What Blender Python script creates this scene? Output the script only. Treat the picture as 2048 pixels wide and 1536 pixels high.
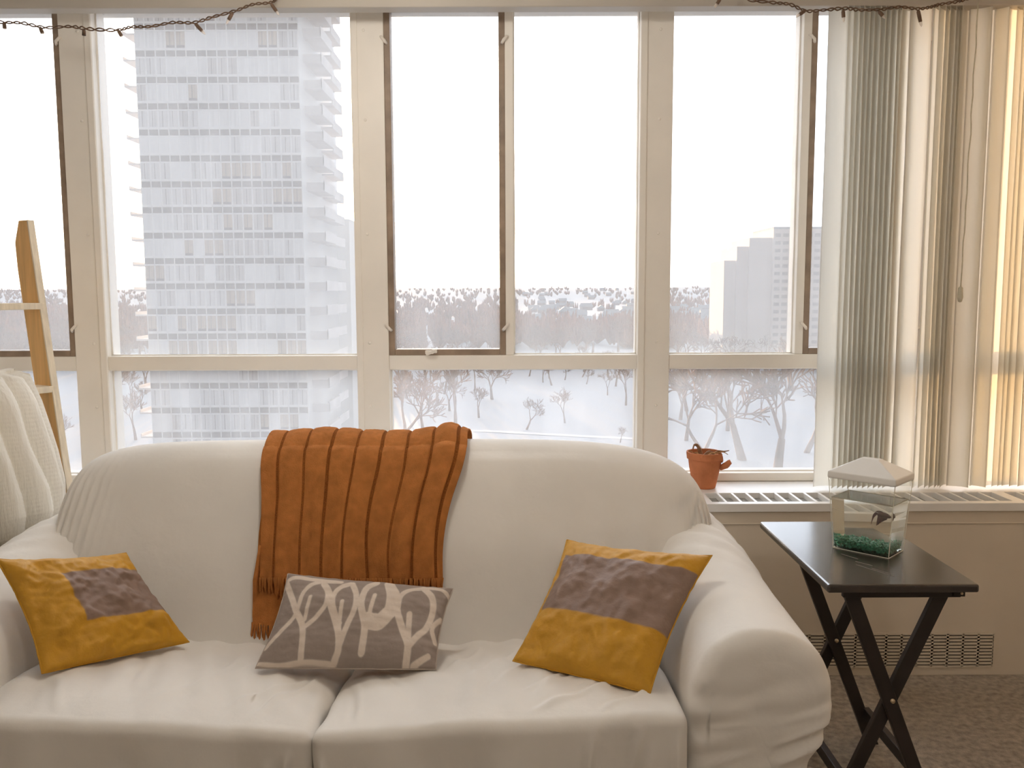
import bpy, bmesh, math, random
from mathutils import Vector, Matrix, noise

# ------------------------------------------------------------------ scene
scn = bpy.context.scene
for o in list(bpy.data.objects):
    bpy.data.objects.remove(o)
COL = scn.collection
R = math.radians

# ---- camera (standing in the room, looking a little down at the window wall)
F_PX, CX, CY, EYE = 1770.0, 1024.0, 768.0, 1.40
cam_data = bpy.data.cameras.new('camera')
cam_data.sensor_width = 36.0
cam_data.lens = 36.0 * F_PX / 2048.0
cam_data.clip_end = 9000
cam = bpy.data.objects.new('camera', cam_data)
COL.objects.link(cam)
CAM_ROT = Matrix.Rotation(R(90 - 6.0), 3, 'X') @ Matrix.Rotation(R(-0.2), 3, 'Z')
cam.matrix_world = Matrix.Translation((0, 0, EYE)) @ CAM_ROT.to_4x4()
scn.camera = cam

# ---- exposure / colour
scn.view_settings.view_transform = 'Standard'
scn.view_settings.look = 'None'
scn.view_settings.gamma = 1.0
scn.view_settings.use_curve_mapping = False
scn.view_settings.exposure = -0.05
cy = scn.cycles
cy.use_denoising = True
cy.max_bounces = 10
cy.diffuse_bounces = 5
cy.glossy_bounces = 4
cy.transmission_bounces = 8
cy.transparent_max_bounces = 24
cy.sample_clamp_indirect = 8.0
cy.caustics_reflective = False

# ---- world: bright hazy evening sky around a low sun
SUN_AZ, SUN_EL = R(-10.3), R(2.7)
SUN_DIR = Vector((math.sin(SUN_AZ) * math.cos(SUN_EL), math.cos(SUN_AZ) * math.cos(SUN_EL), math.sin(SUN_EL)))
world = bpy.data.worlds.new('evening_sky')
scn.world = world
world.use_nodes = True
wt = world.node_tree
wt.nodes.clear()
def wn(t, **k):
    n = wt.nodes.new(t)
    for a, b in k.items():
        setattr(n, a, b)
    return n
def wl(a, b): wt.links.new(a, b)
w_out = wn('ShaderNodeOutputWorld')
w_bg = wn('ShaderNodeBackground')
w_tc = wn('ShaderNodeTexCoord')
def lobe(axis, power, col):
    """smooth patch of sky light around a direction"""
    d = wn('ShaderNodeVectorMath', operation='DOT_PRODUCT'); d.inputs[1].default_value = axis
    wl(w_tc.outputs['Generated'], d.inputs[0])
    m = wn('ShaderNodeMath', operation='MAXIMUM'); m.inputs[1].default_value = 0.0
    wl(d.outputs['Value'], m.inputs[0])
    p = wn('ShaderNodeMath', operation='POWER'); p.inputs[1].default_value = power
    wl(m.outputs[0], p.inputs[0])
    v = wn('ShaderNodeVectorMath', operation='SCALE'); v.inputs[0].default_value = col
    wl(p.outputs[0], v.inputs['Scale'])
    return v.outputs[0]
GLOW_EL = R(25)
GLOW_DIR = Vector((math.sin(R(-4)) * math.cos(GLOW_EL), math.cos(R(-4)) * math.cos(GLOW_EL), math.sin(GLOW_EL)))
SKY_BASE = (0.40, 0.405, 0.43)
SKY_WIDE = (6.9, 7.6, 8.5)
SKY_NEAR = (18.0, 11.8, 5.4)
w_a1 = wn('ShaderNodeVectorMath', operation='ADD'); w_a1.inputs[0].default_value = SKY_BASE
wl(lobe(GLOW_DIR, 8.0, SKY_WIDE), w_a1.inputs[1])
w_a2 = wn('ShaderNodeVectorMath', operation='ADD')
wl(w_a1.outputs[0], w_a2.inputs[0])
wl(lobe(SUN_DIR, 40.0, SKY_NEAR), w_a2.inputs[1])
wl(w_a2.outputs[0], w_bg.inputs['Color'])
w_bg.inputs['Strength'].default_value = 1.0
wl(w_bg.outputs[0], w_out.inputs[0])

# ---- the low sun
sun_data = bpy.data.lights.new('low_sun', 'SUN')
sun_data.energy = 11.0
sun_data.color = (1.0, 0.60, 0.25)
sun_data.angle = R(0.25)
sun = bpy.data.objects.new('low_sun', sun_data)
COL.objects.link(sun)
sun.rotation_euler = (-SUN_DIR).to_track_quat('-Z', 'Y').to_euler()
sun.location = (-60, 300, 60)

# ---- two globe lamps added out of view to lift the room's shaded side
FILL_LAMPS_AT = (Vector((-0.45, 2.28, 2.36)), Vector((0.45, 0.3, 2.30)))
FILL_R, FILL_GLOW, FILL_COL = 0.09, 60.0, (1.0, 0.93, 0.84)

# ------------------------------------------------------------------ helpers
def ray(px, py):
    return CAM_ROT @ Vector(((px - CX) / F_PX, -(py - CY) / F_PX, -1.0))
def P(px, py, Y):
    d = ray(px, py); t = Y / d.y
    return Vector((0, 0, EYE)) + d * t
def PZ(px, py, z):
    d = ray(px, py); t = (z - EYE) / d.z
    return Vector((0, 0, EYE)) + d * t
def sm(a, b, x):
    t = min(1.0, max(0.0, (x - a) / (b - a)))
    return t * t * (3 - 2 * t)
def lerp(a, b, t): return a + (b - a) * t
def nz(x, y, z=0.0): return noise.noise(Vector((x, y, z)))

class MB:
    """collects geometry for ONE mesh object"""
    def __init__(s):
        s.v = []; s.f = []; s.m = []; s.col = None
    def add(s, vs, fs, mi=0):
        b = len(s.v)
        s.v.extend([tuple(v) for v in vs])
        for f in fs:
            s.f.append(tuple(i + b for i in f)); s.m.append(mi)
        return s
    def box(s, a, b, mi=0, M=None):
        (x0, y0, z0), (x1, y1, z1) = a, b
        vs = [(x0, y0, z0), (x1, y0, z0), (x1, y1, z0), (x0, y1, z0), (x0, y0, z1), (x1, y0, z1), (x1, y1, z1), (x0, y1, z1)]
        if M is not None:
            vs = [M @ Vector(v) for v in vs]
        return s.add(vs, [(0, 3, 2, 1), (4, 5, 6, 7), (0, 1, 5, 4), (1, 2, 6, 5), (2, 3, 7, 6), (3, 0, 4, 7)], mi)
    def grid(s, nu, nv, fn, mi=0, wrap_u=False):
        vs = []
        for j in range(nv):
            for i in range(nu):
                vs.append(fn(i / (nu if wrap_u else nu - 1), j / (nv - 1)))
        fs = []
        for j in range(nv - 1):
            for i in range(nu if wrap_u else nu - 1):
                i2 = (i + 1) % nu
                fs.append((j * nu + i, j * nu + i2, (j + 1) * nu + i2, (j + 1) * nu + i))
        return s.add(vs, fs, mi)
    def tube(s, pts, rad, n=6, mi=0, cap=True):
        pts = [Vector(p) for p in pts]
        k = len(pts)
        if not hasattr(rad, '__len__'): rad = [rad] * k
        vs = []; fs = []
        t0 = (pts[1] - pts[0]).normalized()
        up = Vector((0, 0, 1)) if abs(t0.z) < 0.9 else Vector((1, 0, 0))
        a = t0.cross(up).normalized()
        for i in range(k):
            t = (pts[min(i + 1, k - 1)] - pts[max(i - 1, 0)])
            if t.length < 1e-9: t = t0
            t.normalize()
            a = (a - t * a.dot(t))
            if a.length < 1e-6: a = t.cross(Vector((0.3, 0.5, 0.8)))
            a.normalize(); b = t.cross(a)
            for q in range(n):
                an = 2 * math.pi * q / n
                vs.append(pts[i] + (a * math.cos(an) + b * math.sin(an)) * rad[i])
        for i in range(k - 1):
            for q in range(n):
                q2 = (q + 1) % n
                fs.append((i * n + q, i * n + q2, (i + 1) * n + q2, (i + 1) * n + q))
        if cap:
            fs.append(tuple(range(n - 1, -1, -1)))
            fs.append(tuple((k - 1) * n + q for q in range(n)))
        return s.add(vs, fs, mi)
    def loft(s, rings, mi=0, cap=True):
        n = len(rings[0]); vs = [p for r in rings for p in r]; fs = []
        for i in range(len(rings) - 1):
            for q in range(n):
                q2 = (q + 1) % n
                fs.append((i * n + q, i * n + q2, (i + 1) * n + q2, (i + 1) * n + q))
        if cap:
            fs.append(tuple(range(n - 1, -1, -1)))
            fs.append(tuple((len(rings) - 1) * n + q for q in range(n)))
        return s.add(vs, fs, mi)
    def lathe(s, prof, c=(0, 0, 0), n=32, mi=0):
        c = Vector(c)
        rings = [[c + Vector((r * math.cos(2 * math.pi * q / n), r * math.sin(2 * math.pi * q / n), z)) for q in range(n)] for r, z in prof]
        return s.loft(rings, mi)
    def build(s, name, mats, parent=None, smooth=False, bevel=0.0, origin=None):
        me = bpy.data.meshes.new(name)
        vs = s.v
        if origin is not None:
            ox, oy, oz = origin
            vs = [(x - ox, y - oy, z - oz) for x, y, z in vs]
        me.from_pydata(vs, [], s.f)
        if not isinstance(mats, (list, tuple)): mats = [mats]
        for m in mats: me.materials.append(m)
        if len(mats) > 1:
            me.polygons.foreach_set('material_index', s.m)
        bm = bmesh.new(); bm.from_mesh(me)
        bmesh.ops.recalc_face_normals(bm, faces=bm.faces)
        bm.to_mesh(me); bm.free()
        if s.col is not None:
            at = me.attributes.new('pattern', 'FLOAT', 'POINT')
            at.data.foreach_set('value', s.col)
        if smooth:
            me.polygons.foreach_set('use_smooth', [True] * len(me.polygons))
        me.update()
        o = bpy.data.objects.new(name, me)
        COL.objects.link(o)
        if origin is not None and parent is None: o.location = origin
        if parent is not None: o.parent = parent
        if bevel > 0:
            b = o.modifiers.new('edge', 'BEVEL'); b.width = bevel; b.segments = 2; b.limit_method = 'ANGLE'
        return o

def tag(o, label, cat, group=None, kind=None):
    o['label'] = label; o['category'] = cat
    if group: o['group'] = group
    if kind: o['kind'] = kind
    return o
def struct(o):
    o['kind'] = 'structure'
    return o
def thing(name, label, cat, loc=(0, 0, 0), group=None):
    o = bpy.data.objects.new(name, None)
    COL.objects.link(o); o.location = loc; o.empty_display_size = 0.1
    return tag(o, label, cat, group)
def part(name, mb, mat, root, smooth=False, bevel=0.0, label=None):
    """part of a thing: mesh given in world coordinates, stored relative to its root"""
    def wl_(o):
        v = Vector((0, 0, 0))
        while o is not None:
            v += o.location; o = o.parent
        return v
    off = wl_(root)
    mb.v = [(x - off.x, y - off.y, z - off.z) for x, y, z in mb.v]
    o = mb.build(name, mat, root, smooth, bevel)
    if label: o['label'] = label
    return o

def rbox(a, b, r, n=(8, 8, 8), fn=None):
    """rounded box with a subdivided skin, welded; fn deforms (point, unit coords)"""
    a = Vector(a); b = Vector(b); c = (a + b) / 2; h = (b - a) / 2
    key = {}; vs = []; fs = []
    def vid(u):
        k = (round(u[0], 5), round(u[1], 5), round(u[2], 5))
        if k not in key:
            key[k] = len(vs)
            p = Vector((u[0] * h.x, u[1] * h.y, u[2] * h.z))
            q = Vector((max(-h.x + r, min(h.x - r, p.x)), max(-h.y + r, min(h.y - r, p.y)), max(-h.z + r, min(h.z - r, p.z))))
            d = p - q
            if d.length > 1e-9: p = q + d.normalized() * r
            p = p + c
            vs.append(Vector(fn(p, u)) if fn else p)
        return key[k]
    for ax in range(3):
        for s in (-1, 1):
            a1, a2 = (ax + 1) % 3, (ax + 2) % 3
            n1, n2 = n[a1], n[a2]
            for i in range(n1):
                for j in range(n2):
                    q = []
                    for (di, dj) in ((0, 0), (1, 0), (1, 1), (0, 1)):
                        u = [0, 0, 0]; u[ax] = s
                        # denser near the edges
                        u[a1] = math.sin((2 * (i + di) / n1 - 1) * math.pi / 2) * .5 + (2 * (i + di) / n1 - 1) * .5
                        u[a2] = math.sin((2 * (j + dj) / n2 - 1) * math.pi / 2) * .5 + (2 * (j + dj) / n2 - 1) * .5
                        q.append(vid(u))
                    fs.append(tuple(q))
    return MB().add(vs, fs)

def spline(pts, n, closed=False):
    """Catmull-Rom through pts, n samples per span"""
    pts = [Vector(p) for p in pts]; k = len(pts); out = []
    spans = k if closed else k - 1
    for i in range(spans):
        p1, p2 = pts[i % k], pts[(i + 1) % k]
        p0 = pts[(i - 1) % k] if closed or i > 0 else p1 * 2 - p2
        p3 = pts[(i + 2) % k] if closed or i + 2 < k else p2 * 2 - p1
        for q in range(n):
            t = q / n
            out.append(0.5 * ((2 * p1) + (p2 - p0) * t + (2 * p0 - 5 * p1 + 4 * p2 - p3) * t * t + (3 * p1 - p0 - 3 * p2 + p3) * t ** 3))
    if not closed: out.append(pts[-1])
    return out

# ------------------------------------------------------------------ materials
def nt(m):
    m.use_nodes = True
    t = m.node_tree
    t.nodes.clear()
    return t
def N(t, ty, **k):
    n = t.nodes.new(ty)
    for a, b in k.items(): setattr(n, a, b)
    return n
def rgba(c): return (c[0], c[1], c[2], 1.0)
def MAT(name, col, rough=0.6, var=0.06, vs=6.0, bump=0.0, bs=80.0, trans=0.0, spec=0.3, weave=0.0, ws=900.0, col2=None, metal=0.0, tcol=None, rib=None, stretch=None, wrinkle=0.0):
    m = bpy.data.materials.new(name)
    t = nt(m); L = t.links.new
    out = N(t, 'ShaderNodeOutputMaterial')
    p = N(t, 'ShaderNodeBsdfPrincipled')
    p.inputs['Roughness'].default_value = rough
    p.inputs['Specular IOR Level'].default_value = spec
    p.inputs['Metallic'].default_value = metal
    tc = N(t, 'ShaderNodeTexCoord')
    mp = N(t, 'ShaderNodeMapping')
    if stretch: mp.inputs['Scale'].default_value = stretch
    L(tc.outputs['Object'], mp.inputs['Vector'])
    nzv = N(t, 'ShaderNodeTexNoise'); nzv.inputs['Scale'].default_value = vs; nzv.inputs['Detail'].default_value = 4
    L(mp.outputs[0], nzv.inputs['Vector'])
    rmp = N(t, 'ShaderNodeValToRGB')
    c2 = col2 or tuple(min(1, c * (1 + var)) for c in col)
    c1 = col if col2 else tuple(c * (1 - var) for c in col)
    rmp.color_ramp.elements[0].position = 0.3; rmp.color_ramp.elements[0].color = rgba(c1)
    rmp.color_ramp.elements[1].position = 0.7; rmp.color_ramp.elements[1].color = rgba(c2)
    L(nzv.outputs['Fac'], rmp.inputs[0])
    L(rmp.outputs[0], p.inputs['Base Color'])
    h = None
    if bump > 0:
        b = N(t, 'ShaderNodeTexNoise'); b.inputs['Scale'].default_value = bs; b.inputs['Detail'].default_value = 5
        L(mp.outputs[0], b.inputs['Vector'])
        bp = N(t, 'ShaderNodeBump'); bp.inputs['Strength'].default_value = bump; bp.inputs['Distance'].default_value = 0.01
        L(b.outputs['Fac'], bp.inputs['Height']); h = bp
    if wrinkle > 0:
        rg_ = N(t, 'ShaderNodeTexNoise'); rg_.noise_type = 'RIDGED_MULTIFRACTAL'
        rg_.inputs['Scale'].default_value = 3.4; rg_.inputs['Detail'].default_value = 3; rg_.inputs['Distortion'].default_value = 0.7
        m3 = N(t, 'ShaderNodeMapping'); m3.inputs['Scale'].default_value = (1.7, .8, .8); m3.inputs['Rotation'].default_value = (.4, .3, .5)
        L(tc.outputs['Object'], m3.inputs['Vector']); L(m3.outputs[0], rg_.inputs['Vector'])
        bw_ = N(t, 'ShaderNodeBump'); bw_.inputs['Strength'].default_value = wrinkle; bw_.inputs['Distance'].default_value = 0.012
        L(rg_.outputs['Fac'], bw_.inputs['Height'])
        if h: L(h.outputs[0], bw_.inputs['Normal'])
        h = bw_
    if weave > 0:
        w1 = N(t, 'ShaderNodeTexWave', bands_direction='X'); w1.inputs['Scale'].default_value = ws; w1.inputs['Distortion'].default_value = 1.5
        w2 = N(t, 'ShaderNodeTexWave', bands_direction='Z'); w2.inputs['Scale'].default_value = ws; w2.inputs['Distortion'].default_value = 1.5
        L(tc.outputs['Object'], w1.inputs['Vector']); L(tc.outputs['Object'], w2.inputs['Vector'])
        ad = N(t, 'ShaderNodeMath', operation='ADD'); L(w1.outputs['Fac'], ad.inputs[0]); L(w2.outputs['Fac'], ad.inputs[1])
        bp = N(t, 'ShaderNodeBump'); bp.inputs['Strength'].default_value = weave; bp.inputs['Distance'].default_value = 0.002
        L(ad.outputs[0], bp.inputs['Height'])
        if h: L(h.outputs[0], bp.inputs['Normal'])
        h = bp
    if h: L(h.outputs[0], p.inputs['Normal'])
    sh = p.outputs[0]
    if trans > 0:
        tr = N(t, 'ShaderNodeBsdfTranslucent')
        if tcol: tr.inputs[0].default_value = rgba(tcol)
        else: L(rmp.outputs[0], tr.inputs[0])
        mx = N(t, 'ShaderNodeMixShader'); mx.inputs[0].default_value = trans
        L(p.outputs[0], mx.inputs[1]); L(tr.outputs[0], mx.inputs[2])
        sh = mx.outputs[0]
    L(sh, out.inputs['Surface'])
    return m

def glassy(name, fac, tint=(0.98, 0.98, 0.98), dust=(0.95, 0.95, 0.95), dirt=0.05, gloss=0.03, scale=3.0):
    """pane that lets light straight through, with a dusty film that scatters some of it"""
    m = bpy.data.materials.new(name); t = nt(m); L = t.links.new
    out = N(t, 'ShaderNodeOutputMaterial')
    tp = N(t, 'ShaderNodeBsdfTransparent'); tp.inputs[0].default_value = rgba(tint)
    tl = N(t, 'ShaderNodeBsdfTranslucent'); tl.inputs[0].default_value = rgba(dust)
    gl = N(t, 'ShaderNodeBsdfGlossy'); gl.inputs['Roughness'].default_value = 0.03
    tc = N(t, 'ShaderNodeTexCoord')
    n1 = N(t, 'ShaderNodeTexNoise'); n1.inputs['Scale'].default_value = scale; n1.inputs['Detail'].default_value = 6
    mp = N(t, 'ShaderNodeMapping'); mp.inputs['Scale'].default_value = (2.5, 1, 0.6)
    L(tc.outputs['Object'], mp.inputs['Vector']); L(mp.outputs[0], n1.inputs['Vector'])
    mr = N(t, 'ShaderNodeMapRange')
    mr.inputs['From Min'].default_value = 0.35; mr.inputs['From Max'].default_value = 0.75
    mr.inputs['To Min'].default_value = fac - dirt / 2; mr.inputs['To Max'].default_value = fac + dirt
    L(n1.outputs['Fac'], mr.inputs['Value'])
    mx = N(t, 'ShaderNodeMixShader')
    L(mr.outputs[0], mx.inputs[0]); L(tp.outputs[0], mx.inputs[1]); L(tl.outputs[0], mx.inputs[2])
    m2 = N(t, 'ShaderNodeMixShader'); m2.inputs[0].default_value = gloss
    L(mx.outputs[0], m2.inputs[1]); L(gl.outputs[0], m2.inputs[2])
    L(m2.outputs[0], out.inputs['Surface'])
    return m

def pattern_mat(name, ca, cb, rough=0.7, spec=0.2, sheen_noise=0.12, bump=0.25, bs=70, weave=0.3, trans=0.0):
    """two cloth colours chosen by the 'pattern' attribute sewn into the cover"""
    m = bpy.data.materials.new(name); t = nt(m); L = t.links.new
    out = N(t, 'ShaderNodeOutputMaterial'); p = N(t, 'ShaderNodeBsdfPrincipled')
    p.inputs['Roughness'].default_value = rough; p.inputs['Specular IOR Level'].default_value = spec
    at = N(t, 'ShaderNodeAttribute', attribute_name='pattern')
    mx = N(t, 'ShaderNodeMix', data_type='RGBA')
    mx.inputs[6].default_value = rgba(ca); mx.inputs[7].default_value = rgba(cb)
    L(at.outputs['Fac'], mx.inputs[0])
    tc = N(t, 'ShaderNodeTexCoord')
    n1 = N(t, 'ShaderNodeTexNoise'); n1.inputs['Scale'].default_value = 26; n1.inputs['Detail'].default_value = 5
    L(tc.outputs['Object'], n1.inputs['Vector'])
    hs = N(t, 'ShaderNodeHueSaturation')
    mr = N(t, 'ShaderNodeMapRange'); mr.inputs['To Min'].default_value = 1 - sheen_noise; mr.inputs['To Max'].default_value = 1 + sheen_noise
    L(n1.outputs['Fac'], mr.inputs['Value']); L(mr.outputs[0], hs.inputs['Value']); L(mx.outputs[2], hs.inputs['Color'])
    L(hs.outputs[0], p.inputs['Base Color'])
    n2 = N(t, 'ShaderNodeTexNoise'); n2.inputs['Scale'].default_value = bs; n2.inputs['Detail'].default_value = 6
    L(tc.outputs['Object'], n2.inputs['Vector'])
    bp = N(t, 'ShaderNodeBump'); bp.inputs['Strength'].default_value = bump; bp.inputs['Distance'].default_value = 0.012
    L(n2.outputs['Fac'], bp.inputs['Height'])
    w = N(t, 'ShaderNodeTexWave', bands_direction='DIAGONAL'); w.inputs['Scale'].default_value = 420; w.inputs['Distortion'].default_value = 3
    L(tc.outputs['Object'], w.inputs['Vector'])
    b2 = N(t, 'ShaderNodeBump'); b2.inputs['Strength'].default_value = weave; b2.inputs['Distance'].default_value = 0.0015
    L(w.outputs['Fac'], b2.inputs['Height']); L(bp.outputs[0], b2.inputs['Normal']); L(b2.outputs[0], p.inputs['Normal'])
    L(p.outputs[0], out.inputs['Surface'])
    return m

M = {}
M['wall'] = MAT('painted_wall', (0.84, 0.78, 0.70), 0.85, 0.03, 3, 0.08, 160)
M['ceiling'] = MAT('ceiling_paint', (0.86, 0.83, 0.78), 0.9, 0.02, 3, 0.06, 160)
M['frame'] = MAT('window_frame_paint', (0.90, 0.86, 0.79), 0.45, 0.03, 5, 0.05, 30, spec=0.4)
M['sash'] = MAT('weathered_bronze_sash', (0.29, 0.215, 0.155), 0.5, 0.25, 14, 0.1, 60, spec=0.5)
M['latch'] = MAT('white_latch_paint', (0.86, 0.80, 0.72), 0.4, 0.05, 20)
M['glass_up'] = glassy('upper_pane_dusty_glass', 0.185, dirt=0.03)
M['glass_low'] = glassy('lower_pane_dusty_glass', 0.175, dirt=0.05, scale=5)
M['carpet'] = MAT('carpet_pile', (0.46, 0.40, 0.335), 0.95, 0.3, 45, 0.9, 260, spec=0.05)
M['conv'] = MAT('enamelled_cover_panel', (0.70, 0.62, 0.51), 0.4, 0.03, 5, 0.03, 40, spec=0.4)
M['conv_top'] = MAT('cover_top_enamel', (0.84, 0.83, 0.81), 0.35, 0.03, 6, spec=0.4)
M['grille_dark'] = MAT('grille_recess', (0.36, 0.35, 0.32), 0.7, 0.2, 60, 0.4, 300)
M['slot_dark'] = MAT('louver_recess', (0.10, 0.085, 0.07), 0.8, 0.1, 20)
M['slip'] = MAT('slipcover_twill', (0.80, 0.77, 0.725), 0.9, 0.05, 3.5, 0.30, 13, spec=0.12, weave=0.12, ws=700, wrinkle=0.4)
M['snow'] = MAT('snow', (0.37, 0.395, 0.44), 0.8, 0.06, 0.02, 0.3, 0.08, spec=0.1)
M['bark'] = MAT('winter_bark', (0.27, 0.175, 0.125), 0.9, 0.3, 1.2, 0.4, 3)
M['woods'] = MAT('far_bare_woods', (0.33, 0.185, 0.12), 0.95, 0.35, 0.05)
M['evergreen'] = MAT('far_evergreen', (0.13, 0.13, 0.10), 0.95, 0.3, 0.2)
M['road'] = MAT('slushy_road', (0.52, 0.52, 0.55), 0.7, 0.1, 0.2)
M['tower'] = MAT('tower_white_panel', (0.93, 0.93, 0.92), 0.6, 0.03, 0.3)
M['spandrel'] = MAT('tower_grey_spandrel', (0.20, 0.165, 0.165), 0.5, 0.25, 0.9)
CURT = [MAT('tower_curtain_white', (0.82, 0.82, 0.82), 0.6, 0.12, 1.3, stretch=(3, 1, .1)),
        MAT('tower_curtain_grey', (0.70, 0.69, 0.69), 0.6, 0.18, 1.8, stretch=(4, 1, .1)),
        MAT('tower_dim_glass', (0.58, 0.55, 0.54), 0.3, 0.25, 2.0, stretch=(4, 1, .1)),
        MAT('tower_warm_blind', (0.52, 0.42, 0.34), 0.6, 0.25, 1.5, stretch=(4, 1, .1)),
        MAT('tower_pale_blind', (0.86, 0.86, 0.86), 0.6, 0.05, 1.5)]
M['balcony'] = MAT('balcony_concrete', (0.80, 0.76, 0.74), 0.8, 0.1, 0.5)
M['block'] = MAT('far_block_cladding', (0.66, 0.60, 0.57), 0.8, 0.05, 0.1)
M['blockwin'] = MAT('far_block_windows', (0.36, 0.32, 0.32), 0.6, 0.2, 0.3)
M['house'] = MAT('house_siding', (0.40, 0.34, 0.32), 0.8, 0.3, 0.05)
M['vane'] = MAT('blind_vane_vinyl', (0.82, 0.79, 0.73), 0.5, 0.04, 30, 0.15, 500, trans=0.64, tcol=(0.96, 0.95, 0.91), stretch=(1, 1, .02))
M['rail'] = MAT('headrail_cream', (0.50, 0.46, 0.40), 0.4, 0.03, 5)
M['cord'] = MAT('blind_cord', (0.62, 0.58, 0.46), 0.7, 0.1, 60)
M['wire'] = MAT('string_light_wire', (0.15, 0.09, 0.055), 0.5, 0.25, 60)
M['socket'] = MAT('string_light_socket', (0.16, 0.10, 0.065), 0.45, 0.2, 60)
M['wood'] = MAT('golden_pine', (0.80, 0.50, 0.20), 0.55, 0.12, 9, 0.1, 40, stretch=(6, 6, .5))
M['woodedge'] = MAT('pale_pine_edge', (0.84, 0.75, 0.60), 0.6, 0.12, 14, 0.1, 40, stretch=(6, 6, .5))
M['knit'] = MAT('chunky_cream_wool', (0.92, 0.885, 0.80), 0.95, 0.06, 12, 0.55, 85, spec=0.08, trans=0.12, stretch=(1, 1, .16))
M['throw'] = MAT('rust_wool', (0.66, 0.255, 0.075), 0.95, 0.16, 30, 0.5, 330, spec=0.08, weave=0.5, ws=520, trans=0.16, tcol=(0.75, 0.34, 0.06))
M['stitch'] = MAT('rust_ladder_stitch', (0.36, 0.12, 0.028), 0.95, 0.4, 240, 0.8, 420, spec=0.05, stretch=(1, 1, 3))
M['silk'] = pattern_mat('silk_patchwork', (0.56, 0.285, 0.02), (0.25, 0.165, 0.125), 0.5, 0.35, 0.16, 0.45, 30, 0.3)
M['leaf'] = pattern_mat('printed_linen', (0.33, 0.27, 0.235), (0.72, 0.62, 0.53), 0.9, 0.1, 0.06, 0.2, 60, 0.4)
M['espresso'] = MAT('espresso_wood', (0.028, 0.020, 0.017), 0.22, 0.3, 7, 0.03, 60, spec=0.95, stretch=(1, 6, 1))
M['leg'] = MAT('espresso_leg', (0.028, 0.019, 0.016), 0.42, 0.3, 7, spec=0.4)
M['brass'] = MAT('rivet_metal', (0.6, 0.5, 0.35), 0.35, 0.1, 20, metal=0.9)
M['terracotta'] = MAT('terracotta', (0.52, 0.19, 0.085), 0.8, 0.12, 18, 0.2, 120, spec=0.15)
M['soil'] = MAT('dry_soil', (0.30, 0.20, 0.13), 0.95, 0.4, 60, 0.8, 150)
M['stalk'] = MAT('dried_stalk', (0.28, 0.15, 0.08), 0.8, 0.3, 60)
M['dryleaf'] = MAT('dried_leaf', (0.50, 0.30, 0.14), 0.8, 0.3, 60, trans=0.3)
M['lid'] = MAT('tank_lid_plastic', (0.82, 0.81, 0.78), 0.35, 0.02, 10, spec=0.45)
M['acrylic'] = glassy('tank_acrylic', 0.03, (0.99, 0.99, 0.98), (0.9, 0.88, 0.8), 0.015, 0.04, 8)
M['gravel'] = MAT('green_gravel', (0.02, 0.20, 0.11), 0.3, 0.5, 160, spec=0.5, col2=(0.16, 0.60, 0.40))
M['fish'] = MAT('fish_maroon', (0.085, 0.022, 0.020), 0.4, 0.3, 120, spec=0.4)
M['fin'] = MAT('fish_fin', (0.10, 0.022, 0.022), 0.5, 0.35, 150, trans=0.25)
M['eye'] = MAT('fish_eye', (0.5, 0.4, 0.3), 0.2, 0.05, 20)

def bulb_mat():
    m = bpy.data.materials.new('unlit_clear_bulb'); t = nt(m); L = t.links.new
    out = N(t, 'ShaderNodeOutputMaterial'); a = N(t, 'ShaderNodeBsdfTransparent'); b = N(t, 'ShaderNodeBsdfPrincipled')
    b.inputs['Base Color'].default_value = (0.95, 0.85, 0.75, 1); b.inputs['Roughness'].default_value = 0.15
    x = N(t, 'ShaderNodeMixShader'); x.inputs[0].default_value = 0.4
    L(a.outputs[0], x.inputs[1]); L(b.outputs[0], x.inputs[2]); L(x.outputs[0], out.inputs[0])
    return m
M['bulb'] = bulb_mat()
def fill_lamp_glass():
    m = bpy.data.materials.new('fill_lamp_opal'); t = nt(m); L = t.links.new
    out = N(t, 'ShaderNodeOutputMaterial'); e = N(t, 'ShaderNodeEmission'); e.inputs[0].default_value = rgba(FILL_COL); e.inputs[1].default_value = FILL_GLOW
    L(e.outputs[0], out.inputs[0]); return m
def water_mat():
    m = bpy.data.materials.new('tank_water'); t = nt(m); L = t.links.new
    out = N(t, 'ShaderNodeOutputMaterial')
    g = N(t, 'ShaderNodeBsdfGlass'); g.inputs['IOR'].default_value = 1.33; g.inputs['Roughness'].default_value = 0.0
    g.inputs['Color'].default_value = (0.985, 0.995, 0.98, 1)
    L(g.outputs[0], out.inputs[0])
    return m
M['water'] = water_mat()

# ------------------------------------------------------------------ the room
WX, WY, WBACK, CEIL = 2.75, 3.46, -2.6, 2.475
struct(MB().box((-WX - .12, WBACK - .12, -.12), (WX + .12, WY + .16, 0)).build('floor', M['carpet']))
struct(MB().box((-WX - .12, WBACK - .12, CEIL), (WX + .12, WY + .16, CEIL + .12)).build('ceiling', M['ceiling']))
struct(MB().box((-WX - .12, WBACK - .12, 0), (-WX, WY + .16, CEIL)).build('wall_left', M['wall']))
struct(MB().box((WX, WBACK - .12, 0), (WX + .12, WY + .16, CEIL)).build('wall_right', M['wall']))
struct(MB().box((-WX, WBACK - .12, 0), (WX, WBACK, CEIL)).build('wall_back', M['wall']))
struct(MB().box((-WX, WY + .02, 0), (WX, WY + .14, 0.643)).build('wall_window', M['wall']))

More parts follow.
